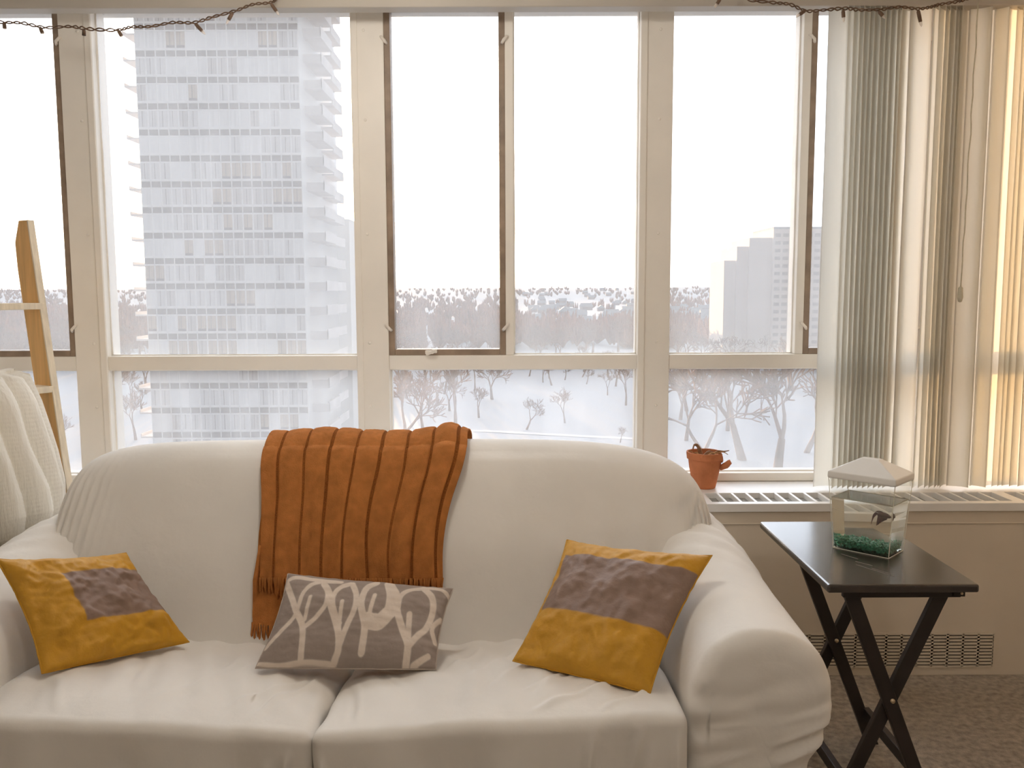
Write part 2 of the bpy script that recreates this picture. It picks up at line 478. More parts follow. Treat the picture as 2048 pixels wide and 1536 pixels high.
# ---- windows: five bays between mullions
MUL = [-2.75, -1.647, -0.544, 0.554, 1.652, 2.75]
HW = 0.0625
Z0, ZT0, ZT1, Z1 = 0.677, 1.094, 1.150, 2.475
GY = WY + .045
def mullion(i):
    x = MUL[i]
    mb = MB()
    mb.box((max(-WX, x - HW), WY, 0.643), (min(WX, x + HW), WY + .12, Z1))
    # thin stop bead along the jamb of the fixed light
    if 0 < i < 5:
        s = 1 if i == 1 else -1
        mb.box((x + s * (HW - .026), WY - .006, 0.643), (x + s * HW, WY, Z1))
    o = mb.build('trim_%d' % (i + 1), M['frame'], bevel=.003)
    struct(o)
    sc = MB()
    for z in (.95, 1.2, 1.62, 2.05, 2.38):
        c = (x + .012 * ((i % 2) * 2 - 1), WY - .0015, z)
        sc.loft([[Vector((c[0] + r * math.cos(a * math.pi / 4), c[1] - dy, c[2] + r * math.sin(a * math.pi / 4))) for a in range(8)] for r, dy in ((.0055, -.003), (.0055, .001), (.003, .002))])
    sc.build('screw_cover', M['frame'], o, True)
for i in range(6): mullion(i)
# bay -> (sash side or None)
BAYS = {1: 'R', 2: None, 3: 'L', 4: 'R', 5: 'L'}
for b, side in BAYS.items():
    x0, x1 = MUL[b - 1] + HW, MUL[b] - HW
    if b == 1: x0 = -WX + .0
    if b == 5: x1 = WX
    fr = MB()
    fr.box((x0, WY + .004, ZT0), (x1, WY + .11, ZT1))                  # transom
    fr.box((x0, WY + .004, .643), (x1, WY + .11, Z0))                  # bottom rail
    root = bpy.data.objects.new('window_%d' % b, None); COL.objects.link(root); root.location = ((x0 + x1) / 2, WY, .643); root['kind'] = 'structure'
    fixed = (x0, x1)
    px = None
    if side:
        w = x1 - x0
        if side == 'L':
            sx0, sx1 = x0, -0.0235 if b == 3 else x0 + .46
            post = (sx1, sx1 + .032); fixed = (post[1], x1)
        else:
            sx1 = x1; sx0 = 1.140 if b == 4 else x1 - .53
            post = (sx0 - .032, sx0); fixed = (x0, post[0])
        fr.box((post[0], WY + .004, ZT1), (post[1], WY + .11, Z1))
        # sash
        t = .0235
        sb = MB()
        sb.box((sx0, WY + .006, ZT1), (sx0 + t, WY + .075, Z1 - .001))
        sb.box((sx1 - t, WY + .006, ZT1), (sx1, WY + .075, Z1 - .001))
        sb.box((sx0 + t, WY + .006, ZT1), (sx1 - t, WY + .075, ZT1 + t))
        so = part('sash', sb, M['sash'], root, bevel=.002, label='dark bronze opening sash')
        part('pane', MB().box((sx0 + t, GY, ZT1 + t), (sx1 - t, GY + .005, Z1)), M['glass_up'], so)
        la = MB()
        lx = lerp(sx0, sx1, .36)
        la.box((lx - .022, WY - .012, ZT1 + .006), (lx + .010, WY + .008, ZT1 + .020))
        la.box((lx + .004, WY - .020, ZT1 + .010), (lx + .024, WY + .004, ZT1 + .026))
        la.tube([(lx - .018, WY - .008, ZT1 + .004), (lx + .018, WY - .022, ZT1 + .020)], .006, 8)
        part('latch', la, M['latch'], so, bevel=.002, label='white sash latch')
        for zz in (ZT1 + .11, Z1 - .13):
            for xx, sg in ((sx0, -1), (sx1, 1)):
                if (xx == x0 and b == 1): continue
                hk = MB()
                hk.tube([(xx - sg * .010, WY + .006, zz - .012), (xx - sg * .004, WY - .010, zz - .004), (xx + sg * .008, WY - .008, zz + .010), (xx + sg * .012, WY + .004, zz + .014)], [.006, .006, .005, .003], 8)
                part('clip', hk, M['latch'], so, smooth=True)
    part('frame', fr, M['frame'], root, bevel=.003)
    # glazing beads, slightly lumpy old putty
    pb = MB()
    def putty(xa, xb, za, zb):
        pts = [(xa, za), (xb, za), (xb, zb), (xa, zb)]
        for k in range(4):
            (ax, az), (bx, bz) = pts[k], pts[(k + 1) % 4]
            n = 14
            path = [Vector((lerp(ax, bx, q / n), GY - .003, lerp(az, bz, q / n))) + Vector((nz(q * .7 + ax * 9, az * 5 + k) * .002, 0, nz(q * .6 + bz * 7, ax * 5 + k) * .002)) for q in range(n + 1)]
            pb.tube(path, .0055, 5)
    putty(fixed[0], fixed[1], ZT1, Z1 + .01)
    putty(x0, x1, Z0, ZT0)
    part('glazing_putty', pb, M['frame'], root, smooth=True)
    part('pane', MB().box((fixed[0], GY, ZT1), (fixed[1], GY + .005, Z1)), M['glass_up'], root)
    part('pane', MB().box((x0, GY, Z0), (x1, GY + .005, ZT0)), M['glass_low'], root)

# ---- radiator cover under the windows
CT = 0.643; CF = 3.10
rc = thing('radiator_cover', 'long cream metal radiator cover with slotted top under the windows', 'radiator cover', (0, CF, 0))
body = MB()
body.box((-WX + .002, CF, .0), (WX - .002, CF + .018, CT - .028))
body.box((-WX + .002, CF - .004, CT - .078), (WX - .002, CF, CT - .072))
part('front_panel', body, M['conv'], rc, bevel=.003)
for x in (-1.2, .3, 2.02, 2.075):
    part('panel_seam', MB().box((x, CF - .002, .02), (x + .005, CF + .001, CT - .08)), M['slot_dark'], rc)
top = MB()
top.box((-WX + .002, 3.262, CT - .03), (WX - .002, WY + .003, CT))
top.box((-WX + .002, CF - .010, CT - .03), (WX - .002, CF + .024, CT))
x = -2.70; k = 0
while x < 2.68:
    wdt = .010 if k % 20 else .045
    top.box((x, CF + .02, CT - .03), (x + wdt, 3.268, CT))
    x += .0545 + (wdt - .010); k += 1
part('top', top, M['conv_top'], rc, bevel=.002, label='white enamelled top with rows of slots')
gm = MB()
gm.box((-WX + .004, CF + .018, CT - .034), (WX - .004, 3.27, CT - .020))
part('grille', gm, M['grille_dark'], rc)
lv = MB()
lx0, lx1, lz0, lz1 = 1.02, 1.745, .035, .158
n_col = 13; pitch = (lx1 - lx0) / n_col
for c in range(n_col + 1):
    lv.box((lx0 + c * pitch - .004, CF - .005, lz0), (lx0 + c * pitch + .004, CF - .0012, lz1))
for r_ in range(11):
    z = lerp(lz0, lz1, r_ / 10)
    lv.box((lx0, CF - .005, z - .0036), (lx1, CF - .0012, z + .0036))
lo = part('louver', lv, M['conv'], rc)
part('louver_recess', MB().box((lx0, CF - .0012, lz0), (lx1, CF + .0005, lz1)), M['slot_dark'], lo)

# ---- added fill lamps: glowing globes on the ceiling, outside the camera's view
LG = fill_lamp_glass()
for FILL_AT, where in zip(FILL_LAMPS_AT, ('close to the windows, above the sofa', 'in the middle of the room')):
  cl = thing('added_fill_lamp', 'added fill lamp, opal globe hanging lit ' + where, 'lamp', (FILL_AT.x, FILL_AT.y, CEIL))
  part('ceiling_rose', MB().lathe([(.0, CEIL - .001), (.06, CEIL - .001), (.055, CEIL - .02), (.0, CEIL - .022)], (FILL_AT.x, FILL_AT.y, 0)), M['latch'], cl, True)
  part('stem', MB().tube([(FILL_AT.x, FILL_AT.y, CEIL - .02), (FILL_AT.x, FILL_AT.y, FILL_AT.z + FILL_R)], .008, 10), M['latch'], cl, True)
  part('globe', MB().lathe([(max(.001, FILL_R * math.sin(math.pi * q / 18)), FILL_R * math.cos(math.pi * q / 18)) for q in range(19)], FILL_AT), LG, cl, True)

# ------------------------------------------------------------------ vertical blind
HR_Y0, HR_Y1, HR_Z = 3.270, 3.335, 2.405
vb = thing('vertical_blind', 'cream vertical blind drawn back to the right of the windows', 'blind', (1.6, 3.30, HR_Z))
part('headrail', MB().box((-WX + .01, HR_Y0, HR_Z), (WX - .01, HR_Y1, CEIL - .002)), M['rail'], vb, bevel=.004)
VZ0, VZ1 = .656, HR_Z + .002
def vane(xc, yc, ang, width=.089, curve=.010, seed=0, lean=0.0):
    mb = MB(); n = 10; rows = 14
    c, s = math.cos(ang), math.sin(ang)
    def f(u, v, off):
        a = (u - .5) * width
        d = curve * (1 - (2 * u - 1) ** 2) + off
        z = lerp(VZ0, VZ1, v)
        sway = .003 * nz(seed * 3.1, z * 1.3) + lean * (1 - v)
        tw = .05 * nz(seed * 7.7 + 3, z * .9) * (1 - v)
        cc, ss = math.cos(ang + tw), math.sin(ang + tw)
        return (xc + a * cc - d * ss + sway, yc + a * ss + d * cc, z)
    mb.grid(n, rows, lambda u, v: f(u, v, 0)); mb.grid(n, rows, lambda u, v: f(u, v, .0008))
    k = n * rows
    for j in range(rows - 1):
        for e in (0, n - 1):
            a_, b_ = j * n + e, (j + 1) * n + e
            mb.f.append((a_, b_, b_ + k, a_ + k)); mb.m.append(0)
    return part('vane', mb, M['vane'], vb, smooth=True)
def vx(px, y=500, Y=3.30): return P(px, y, Y).x
rv = random.Random(5)
vanes = []
vane(vx(1664), 3.312, R(10), .080, seed=1)
sx = 1686
for k in range(11):
    vane(vx(sx + 4), 3.306 + rv.uniform(-.002, .002), R(50 + rv.uniform(-3, 3)), curve=.004, seed=10 + k)
    sx += 10.5
vane(vx(1822), 3.300, R(12), seed=30)
sx = 1852
for k in range(6):
    vane(vx(sx + 4), 3.306 + rv.uniform(-.002, .002), R(50 + rv.uniform(-3, 3)), curve=.004, seed=40 + k)
    sx += 10.5
vane(vx(1914), 3.318, R(35), .08, seed=50)
vane(vx(1937), 3.296, R(-30), .075, seed=51)
vane(vx(1972), 3.306, R(-38), .080, seed=52, lean=.004)
vane(vx(1985), 3.318, R(20), .07, seed=53, lean=-.004)
for k in range(5):
    vane(vx(2010 + k * 13), 3.312 + rv.uniform(-.006, .006), R(24 + rv.uniform(-6, 6)), .070, seed=60 + k)
for k in range(6):
    vane(vx(2084 + k * 52), 3.312, R(22 + rv.uniform(-6, 6)), seed=70 + k)
cd = MB()
p0 = Vector((vx(1945, 20), 3.262, HR_Z + .01))
cpts = [p0]
for q in range(1, 30):
    z = lerp(HR_Z, 1.40, q / 29)
    cpts.append(Vector((p0.x - .012 * (q / 29) + .006 * nz(q * .35, 2), 3.262 + .004 * nz(q * .5, 9), z)))
cd.tube(cpts, .0022, 6)
part('cord', cd, M['cord'], vb, smooth=True)
tas = MB(); e = cpts[-1]
tas.lathe([(.001, .012), (.008, .006), (.010, -.03), (.006, -.045), (.001, -.047)], e, 12)
part('cord_tassel', tas, M['cord'], vb, smooth=True)

# ------------------------------------------------------------------ string lights
def string_light(name, label, wire_px, bulbs, Y=3.20, start=None, end=None):
    base = [P(a, b, Y) for a, b in wire_px]
    root = thing(name, label, 'string lights', base[0])
    pts = ([start] if start is not None else []) + base + ([end] if end is not None else [])
    path = spline(pts, 14)
    mb = MB()
    for ph in (0, math.pi):
        tw = []
        for i, p in enumerate(path):
            a = i * .62 + ph
            amp = .0035 + .004 * max(0, nz(i * .16, 3.3))
            tw.append(p + Vector((0, math.cos(a) * amp, math.sin(a) * amp)))
        mb.tube(tw, .0023, 6)
    part('wire', mb, M['wire'], root, smooth=True)
    for (x, y, x2, y2) in bulbs:
        a, b = P(x, y, Y), P(x2, y2, Y)
        d = (b - a).normalized()
        so = MB()
        so.tube([a, a + d * .006, a + d * .022, b], [.0035, .0062, .0066, .0058], 10)
        s = part('socket', so, M['socket'], root, smooth=True)
        bu = MB()
        bu.tube([b - d * .002, b + d * .004, b + d * .012, b + d * .017], [.004, .0052, .0038, .0008], 10)
        part('bulb', bu, M['bulb'], s, smooth=True)
string_light('string_lights', 'brown string of small unlit bulbs looping across the left window top', 
    [(-60, 36), (0, 44), (45, 46), (90, 55), (140, 53), (180, 58), (235, 60), (262, 54), (300, 53), (345, 45), (388, 45), (425, 34), (470, 22), (505, 9), (540, 5), (556, -6)],
    [(8, 44, 9, 53), (80, 54, 84, 64), (168, 58, 168, 61), (236, 60, 243, 72), (390, 47, 404, 62), (466, 24, 457, 40), (542, 7, 553, 23)],
    start=Vector((-2.4, 3.2, CEIL - .004)), end=Vector((-.78, 3.2, CEIL - .004)))
string_light('string_lights', 'brown string of small unlit bulbs hanging over the blind at right',
    [(1490, -4), (1545, 5), (1580, 9), (1612, 22), (1650, 20), (1690, 17), (1720, 20), (1762, 19), (1800, 14), (1836, 18), (1862, 14), (1880, 9), (1915, 3), (1940, -4)],
    [(1443, -6, 1434, 8), (1612, 20, 1599, 29), (1686, 20, 1687, 35), (1757, 22, 1764, 30), (1836, 20, 1841, 44)],
    start=Vector((.84, 3.2, CEIL - .004)), end=Vector((1.75, 3.2, CEIL - .004)))

# ------------------------------------------------------------------ sofa
SCX, SHW = -0.375, 0.985
sofa = thing('sofa', 'cream slipcovered two-seat sofa with big rolled arms', 'sofa', (SCX, 2.4, 0))
BPROF = [(2.34, .30), (2.375, .45), (2.44, .62), (2.525, .79), (2.60, .90), (2.69, .944), (2.78, .917), (2.845, .81), (2.875, .60), (2.88, .30), (2.88, .02), (2.34, .02)]
BPS = spline([(a, b, 0) for a, b in BPROF], 8, closed=True)      # 96 samples; index/8 = control point
def back_pt(X, k):
    """point of the sofa back at world X and profile control index k"""
    u = max(-1, min(1, (X - SCX) / SHW))
    n = len(BPS); a = (k * 8) % n; i = int(a); t = a - i
    p = BPS[i % n].lerp(BPS[(i + 1) % n], t)
    ex = 5.2 if u > 0 else 7.5
    s = max(0.0, 1 - abs(u) ** ex) ** (1 / ex)
    D = 2.63 + (p.x - 2.63) * (s ** .55)
    z = p.y
    if z > .45: z = .45 + (z - .45) * s * (1 - .012 * u * u)
    D -= .020 * math.exp(-((u - .1) / .5) ** 2) * sm(.5, .7, p.y) * (1 if p.x < 2.62 else 0)
    return Vector((X, D, z))
def back_surf(X, k, off=0.0):
    p = back_pt(X, k); q = back_pt(X, k + .05)
    t = (q - p); nrm = Vector((0, -t.z, t.y))
    if nrm.length > 1e-9: nrm.normalize()
    return p + nrm * off
bk = MB()
NU, NV = 190, 96
def bkf(u, v):
    # u in 0..1 across with denser ends
    uu = math.sin((2 * u - 1) * math.pi / 2)
    X = SCX + SHW * uu * .9999
    k = v * 12 * (96 / 97.0) if False else v * 12
    front = sm(.2, .9, k) * (1 - sm(4.2, 5.6, k))
    off = .006 * nz(X * 2.2, k * .55, 1.7) * front
    # pulled pleats towards the arms
    e = sm(.72 if uu < 0 else .80, .93, abs(uu)) * front * (1 - sm(3.4, 5.0, k))
    ph = (abs(uu) - .80) * (118 if uu < 0 else 190) + (k - 1.4) * 2.4 + 1.2 * nz(X * 3, k)
    off += e * .014 * (abs(math.sin(ph)) ** .6 - .6)
    e2 = sm(.30, .75, uu) * front * (1 - sm(2.2, 3.4, k))
    off += e2 * .0035 * math.sin(uu * 60 + 3 * nz(X * 2, k * .6))
    return back_surf(X, k, off)
vs = []
for j in range(NV):
    for i in range(NU):
        vs.append(bkf(i / (NU - 1), j / NV))
fs = [(j * NU + i, j * NU + i + 1, ((j + 1) % NV) * NU + i + 1, ((j + 1) % NV) * NU + i) for j in range(NV) for i in range(NU - 1)]
bk.add(vs, fs)
part('backrest', bk, M['slip'], sofa, smooth=True)

def arm(cx, sgn):
    """sgn=+1: outer side towards +X"""
    prof = [(.10, .02), (.095, .20), (.10, .32), (.135, .42), (.152, .52), (.125, .605), (.065, .652), (0, .665), (-.065, .652), (-.125, .605), (-.158, .52), (-.162, .40), (-.160, .20), (-.160, .02)]
    ps = spline([(a, b, 0) for a, b in prof], 12)
    bot = [Vector((lerp(-.160, .10, q / 7), .02, 0)) for q in range(1, 7)]
    ring0 = ps + bot
    c0 = Vector((-.005, .44, 0))
    rings = []
    stations = []
    rr = .042
    for q in range(26):
        sc_ = .02 + .97 * q / 25
        stations.append((1.835 - .012 * (1 - sc_ ** 2), sc_ * (1 - rr / .16), 0))
    for a in range(0, 9):
        th = a / 8 * math.pi / 2
        stations.append((1.835 + rr * (1 - math.cos(th)), 1 - rr / .16 * (1 - math.sin(th)), 1))
    for q in range(1, 40):
        stations.append((1.835 + rr + (2.80 - 1.835 - rr) * q / 39, 1.0, 1))
    for sc_ in (.8, .4, .02):
        stations.append((2.805, sc_, 1))
    for D, s, body in stations:
        rise = .055 * sm(1.95, 2.65, D); flare = .012 * (1 - sm(1.85, 2.3, D)) - .028 * sm(2.1, 2.75, D)
        r = []
        for i, p in enumerate(ring0):
            q = c0 + (p - c0) * s
            if q.y < .06 or p.y <= .021: q.y = max(.0, lerp(c0.y, p.y, s)) if s < 1 else p.y
            wx = 1 + flare * 3 * (1 if p.x > 0 else .3) * sm(.3, .5, p.y)
            x = cx + sgn * q.x * wx
            z = q.y + rise * sm(.25, .6, q.y)
            # soft cloth: diagonal pulls on the front panel, wrinkles on the body
            dy = 0
            if s < 1.0 and D < 1.95:
                dd = (z - .40) - .35 * (sgn * (x - cx))
                w = math.exp(-((z - .415 - .34 * (sgn * (x - cx))) / .012) ** 2) + .8 * math.exp(-((z - .365 - .40 * (sgn * (x - cx))) / .012) ** 2) + .5 * math.exp(-((z - .47 - .12 * (sgn * (x - cx))) / .010) ** 2)
                dy -= .014 * w * (.6 + .4 * math.sin(dd * 160)) * s
                dy -= .0055 * math.sin((z - .22 * sgn * (x - cx)) * 88 + 1.5 * nz(x * 9, z * 9)) * s * sm(.60, .50, z)
                dy -= .004 * nz(x * 14, z * 14, 2)
            rad = .004 * nz(x * 5, D * 5, z * 5)
            back = sm(2.15, 2.5, D) * (1 - sm(2.65, 2.78, D))
            rad += back * .004 * math.sin(D * 60 + 40 * (sgn * (x - cx)))
            dirv = (p - c0).normalized()
            r.append(Vector((x + sgn * dirv.x * rad * body, D + dy, z + dirv.y * rad * body)))
        rings.append(r)
    mb = MB(); mb.loft(rings)
    return part('arm', mb, M['slip'], sofa, smooth=True)
arm(0.546, 1)
arm(-1.366, -1)

# soft creases pulled into the seat covers: (x, y) to (x, y), half width, height
CREASES = [(.29, 2.02, .05, 1.84, .010, .006), (.24, 2.08, .02, 1.92, .009, .005), (.17, 2.16, .06, 1.90, .010, .005), (.08, 2.22, -.04, 1.95, .010, .005), (.02, 2.26, -.10, 2.00, .011, .005),
           (.33, 1.96, .20, 1.83, .009, .006), (-.08, 2.28, -.16, 2.08, .012, .004), (-.62, 2.20, -.80, 1.88, .014, .004), (-.95, 2.24, -.86, 1.96, .014, .005), (-.72, 2.28, -.70, 2.05, .012, .005),
           (-.50, 2.10, -.62, 1.90, .010, .005), (-.47, 2.16, -.56, 1.86, .009, .005), (-.40, 2.10, -.33, 1.86, .009, .005), (-.38, 2.2, -.24, 2.0, .010, .004), (-1.1, 2.02, -.98, 1.85, .012, .004)]
# hanging folds on the front of the covers: x at top, x at bottom, top z, half width, depth
FOLDS = [(.17, .145, .49, .010, .012), (.275, .225, .49, .010, .012), (.30, .26, .45, .012, .010), (.35, .355, .47, .010, .012), (-.02, -.05, .44, .016, .008), (-.20, -.22, .42, .018, .008),
         (-.48, -.50, .47, .009, .012), (-.52, -.56, .44, .011, .010), (-.41, -.405, .46, .009, .010), (-.85, -.83, .42, .020, .008), (.10, .09, .40, .016, .007)]
def crease_at(x, y):
    h = 0
    for ax, ay, bx_, by_, w, a in CREASES:
        dx, dy = bx_ - ax, by_ - ay; L2 = dx * dx + dy * dy
        t = ((x - ax) * dx + (y - ay) * dy) / L2
        if -.1 < t < 1.1:
            d = (x - ax) * dy / L2 ** .5 - (y - ay) * dx / L2 ** .5 + .008 * math.sin(t * 5)
            if abs(d) < 3 * w: h += a * (math.exp(-(d / w) ** 2) - .55 * math.exp(-((d - 1.5 * w) / w) ** 2)) * sm(-.1, .3, t) * sm(1.1, .8, t)
    return h
def fold_at(x, z):
    h = 0
    for xa, xb, zt_, w, a in FOLDS:
        t = (zt_ - z) / .25
        if t > 0:
            d = x - lerp(xa, xb, t)
            if abs(d) < 3 * w: h += a * math.exp(-(d / w) ** 2) * sm(0, .25, t)
    return h
def seat(x0, x1, seam_side, seed):
    def f(p, u):
        x, y, z = p
        t = (y - 1.80) / .60
        tx = (x - x0) / (x1 - x0)
        near = tx if seam_side > 0 else 1 - tx
        if z > .36:
            w = sm(.36, .47, z)
            z += w * (.026 * (1 - (2 * tx - 1) ** 4) * (1 - (2 * t - 1) ** 2))
            z -= w * .055 * sm(0, 1, t)
            z -= w * .040 * near ** 2.0
            z += w * .006 * nz(x * 5, y * 6, seed) + w * .0035 * (abs(nz(x * 9 + y * 4, y * 5 - x * 2, seed + 3)) - .3) + w * .0040 * math.sin(x * 62 + y * 14 + 4 * nz(x * 3, y * 3, seed)) * sm(.0, .25, t) * sm(.25, .55, 1 - near * .5)
        if u[2] > .9: z += crease_at(p[0], p[1])
        # front face drapes: vertical folds
        if u[1] < -.5:
            fr = sm(-.5, -.95, u[1])
            low = sm(.50, .30, z)
            y -= fr * fold_at(p[0], p[2])
            y -= fr * (.012 * math.sin(x * 19 + seed) * low + .006 * math.sin(x * 47 + 3 * nz(x * 3, z * 2, seed)) * low + .012 * nz(x * 7, z * 3, seed) * low)
            y -= fr * low * .012 * math.exp(-((x - (x0 + (.56 if seam_side < 0 else .5))) / .035) ** 2)
            y -= fr * .012 * (1 - (2 * tx - 1) ** 2)
        if u[0] * seam_side > .6:
            x += .010 * nz(y * 9, z * 9, seed)
        return (x, y, z)
    mb = rbox((x0, 1.80, .24), (x1, 2.42, .495), .026, (170, 100, 36), f)
    return part('seat_cushion', mb, M['slip'], sofa, smooth=True)
seat(-1.222, -.436, 1, 2.0)
seat(-.430, .376, -1, 7.0)
def skf(u, v):
    X = lerp(-1.235, .385, u)
    return (X, 1.842 - .010 * math.sin(X * 31) * (1 - v) - .012 * nz(X * 6, v * 2, 4) - .01, lerp(0.004, .30, v))
sk = MB(); sk.grid(150, 14, skf); sk.box((-1.23, 1.87, .0), (.38, 2.36, .26))
part('skirt', sk, M['slip'], sofa, smooth=False)
for fx in (-1.30, .48):
    for fy in (1.95, 2.76):
        part('foot', MB().box((fx - .03, fy - .03, 0), (fx + .03, fy + .03, .03)), M['leg'], sofa)

# ------------------------------------------------------------------ rust throw over the sofa back
th = thing('throw_blanket', 'rust orange ribbed throw with fringe draped over the sofa back', 'throw', tuple(back_pt(-.45, 5)))
TK_TOP, TK_BOT = 6.6, 1.85
def throw_surf(u, v, base=.026, k0=TK_TOP, k1=TK_BOT, xa=(-.742, -.132), xb=(-.705, -.195), layer=0, amp=1.0):
    k = lerp(k0, k1, v)
    f = sm(4.6, 2.0, k)
    X = lerp(lerp(xa[0], xb[0], f), lerp(xa[1], xb[1], f), u)
    # folds grow towards the hem; panels separated by grooves
    npan = 8.0
    q = u * npan + .35
    g = q - math.floor(q)
    groove = math.exp(-((g - .0) / .06) ** 2) + math.exp(-((g - 1.0) / .06) ** 2)
    puff = (1 - (2 * g - 1) ** 2)
    off = base + amp * (.0035 * puff - .0065 * groove)
    off += amp * f * (.010 * math.sin(u * 17 + 2 * nz(u * 2, v * 2)) + .006 * math.sin(u * 39 + v * 3))
    off += amp * .010 * math.exp(-((u - .28) / .16) ** 2) * sm(3.6, 5.0, k) + .014 * math.exp(-((u - .86) / .10) ** 2) * sm(3.6, 5.0, k)
    off += .0016 * nz(u * 60, v * 60, layer)
    if u > .84: off += amp * .012 * math.sin((u - .84) / .16 * math.pi)
    X += .006 * nz(v * 4, u * 3, 5) + f * .010 * nz(u * 6, v * 3, 8)
    off = max(base - .006, off)
    return back_surf(X, k, off)
tm = MB()
NUt, NVt = 230, 120
tm.grid(NUt, NVt, lambda u, v: throw_surf(u, v))
tm.grid(NUt, NVt, lambda u, v: throw_surf(u, v, .021))
for fi_, f_ in enumerate(tm.f):
    u_ = ((f_[0] % NUt) + .5) / (NUt - 1)
    g_ = (u_ * 8.0 + .35) % 1.0
    if g_ < .06 or g_ > .94: tm.m[fi_] = 1
kk = NUt * NVt
for i in range(NUt - 1):
    for j in (0, NVt - 1):
        a_ = j * NUt + i; tm.f.append((a_, a_ + 1, a_ + 1 + kk, a_ + kk)); tm.m.append(0)
for j in range(NVt - 1):
    for i in (0, NUt - 1):
        a_ = j * NUt + i; b_ = a_ + NUt; tm.f.append((a_, b_, b_ + kk, a_ + kk)); tm.m.append(0)
part('cloth', tm, [M['throw'], M['stitch']], th, smooth=True)
# under fold showing below the left part of the hem
um = MB()
def under(u, v):
    return throw_surf(u * .98, v, .012, 3.0, 1.18 - .25 * u, (-.722, -.20), (-.722, -.20), 3, .25)
um.grid(120, 40, under)
uo = part('under_fold', um, M['throw'], th, smooth=True)
def fringe(fn, n, length, rnd, dens=1):
    mb = MB()
    for i in range(n):
        u = (i + rnd.uniform(-.25, .25)) / (n - 1)
        u = min(1, max(0, u))
        a = fn(u)
        L_ = length * rnd.uniform(.75, 1.15)
        dx = rnd.uniform(-.006, .006)
        pts = [a + Vector((0, .002, .004))]
        for s in (1, 2, 3, 4):
            t = s / 4
            pts.append(a + Vector((dx * t + rnd.uniform(-.002, .002), -.003 * math.sin(t * 3) + .010 * t, -L_ * t)))
        mb.tube(pts, [.0034, .0032, .0034, .0030, .0022], 5)
    return mb
rf = random.Random(3)
part('fringe', fringe(lambda u: throw_surf(u, 1.0), 86, .060, rf), M['throw'], th, smooth=True)
part('fringe', fringe(lambda u: under(u, 1.0), 70, .075, rf), M['throw'], uo, smooth=True)
# corner tail that hangs lower at the left edge
part('tassel', MB().tube([throw_surf(.0, .90), throw_surf(0, .97) + Vector((-.012, -.008, -.03)), throw_surf(0, 1) + Vector((-.016, .0, -.09)), throw_surf(0, 1) + Vector((-.012, .012, -.14))], [.004, .007, .007, .003], 7), M['throw'], th, smooth=True)

# ------------------------------------------------------------------ pillows
def pillow(name, label, TL, TR, BR, BL, thick, mat, pat, nu=110, nv=110, pinch=.085, seed=0, wr=.006, root_loc=None):
    TL, TR, BR, BL = [Vector(p) for p in (TL, TR, BR, BL)]
    nrm = (TR - TL).cross(BL - TL).normalized()
    if nrm.y > 0: nrm = -nrm                       # faces the room
    mb = MB(); col = []
    def f(u, v, s):
        a, b = 2 * u - 1, 2 * v - 1
        a2 = a * (1 - pinch * (1 - b * b) ** 1.0)
        b2 = b * (1 - pinch * (.12 if b > 0 else 1) * (1 - a * a))
        p = TL.lerp(TR, (a2 + 1) / 2).lerp(BL.lerp(BR, (a2 + 1) / 2), (b2 + 1) / 2)
        e = max(0, (1 - abs(a) ** 2.4)) * max(0, (1 - abs(b) ** 2.4))
        t = thick * e ** .48
        fr = min(1, e * 4)
        w = wr * (nz(a * 2.2 + seed, b * 2.2, seed) * 1.6 + .8 * math.sin(7 * (a + .6 * b) + 4 * nz(a * 1.5, b * 1.5, seed + 5)) * (abs(a) ** 2 + abs(b) ** 2) * .5)
        w += wr * .5 * nz(a * 8 + seed, b * 8, seed)
        p = p + nrm * (s * (t + w * fr) * (1 if s > 0 else .62))
        # seam ripples
        edge = max(abs(a), abs(b))
        p = p + nrm * (.004 * nz(a * 9 + seed, b * 9, 3) * sm(.85, 1, edge))
        return p
    mb.grid(nu, nv, lambda u, v: f(u, v, 1))
    for j in range(nv):
        for i in range(nu): col.append(pat(i / (nu - 1), j / (nv - 1)))
    mb.grid(nu, nv, lambda u, v: f(u, v, -1))
    for j in range(nv):
        for i in range(nu): col.append(pat(i / (nu - 1), j / (nv - 1)))
    mb.col = col
    c = (BL + BR) / 2
    root = thing(name, label, 'pillow', tuple(c))
    part('cover', mb, mat, root, smooth=True)
    hem = MB()
    ring = []
    for q in range(80):
        t = q / 80 * 4; k = int(t); w_ = t - k
        u, v = ((w_, 0), (1, w_), (1 - w_, 1), (0, 1 - w_))[k]
        ring.append(f(u, v, 1))
    ring.append(ring[0])
    hem.tube(ring, .0022, 6)
    hem.col = [pat(0, .99)] * len(hem.v)
    part('seam', hem, mat, root, smooth=True)
    return root
def step(a, b, x): return sm(a - .006, a + .006, x) * (1 - sm(b - .006, b + .006, x))
pillow('throw_pillow', 'mustard and taupe silk pillow slumped in the left corner of the sofa',
       P(-8, 1118, 2.10), P(252, 1106, 2.37), P(378, 1284, 2.26), P(84, 1347, 1.995), .060, M['silk'],
       lambda u, v: step(.30, 1.1, u) * step(.22, .70, v), seed=3, wr=.013)
pillow('throw_pillow', 'mustard and taupe silk pillow tilted against the right sofa arm',
       P(1134, 1080, 2.34), P(1424, 1111, 2.15), P(1300, 1387, 1.90), P(1026, 1322, 2.07), .060, M['silk'],
       lambda u, v: step(.05, 1.1, u) * step(.17, .64 + .02 * math.sin(u * 3), v), seed=11, wr=.010)
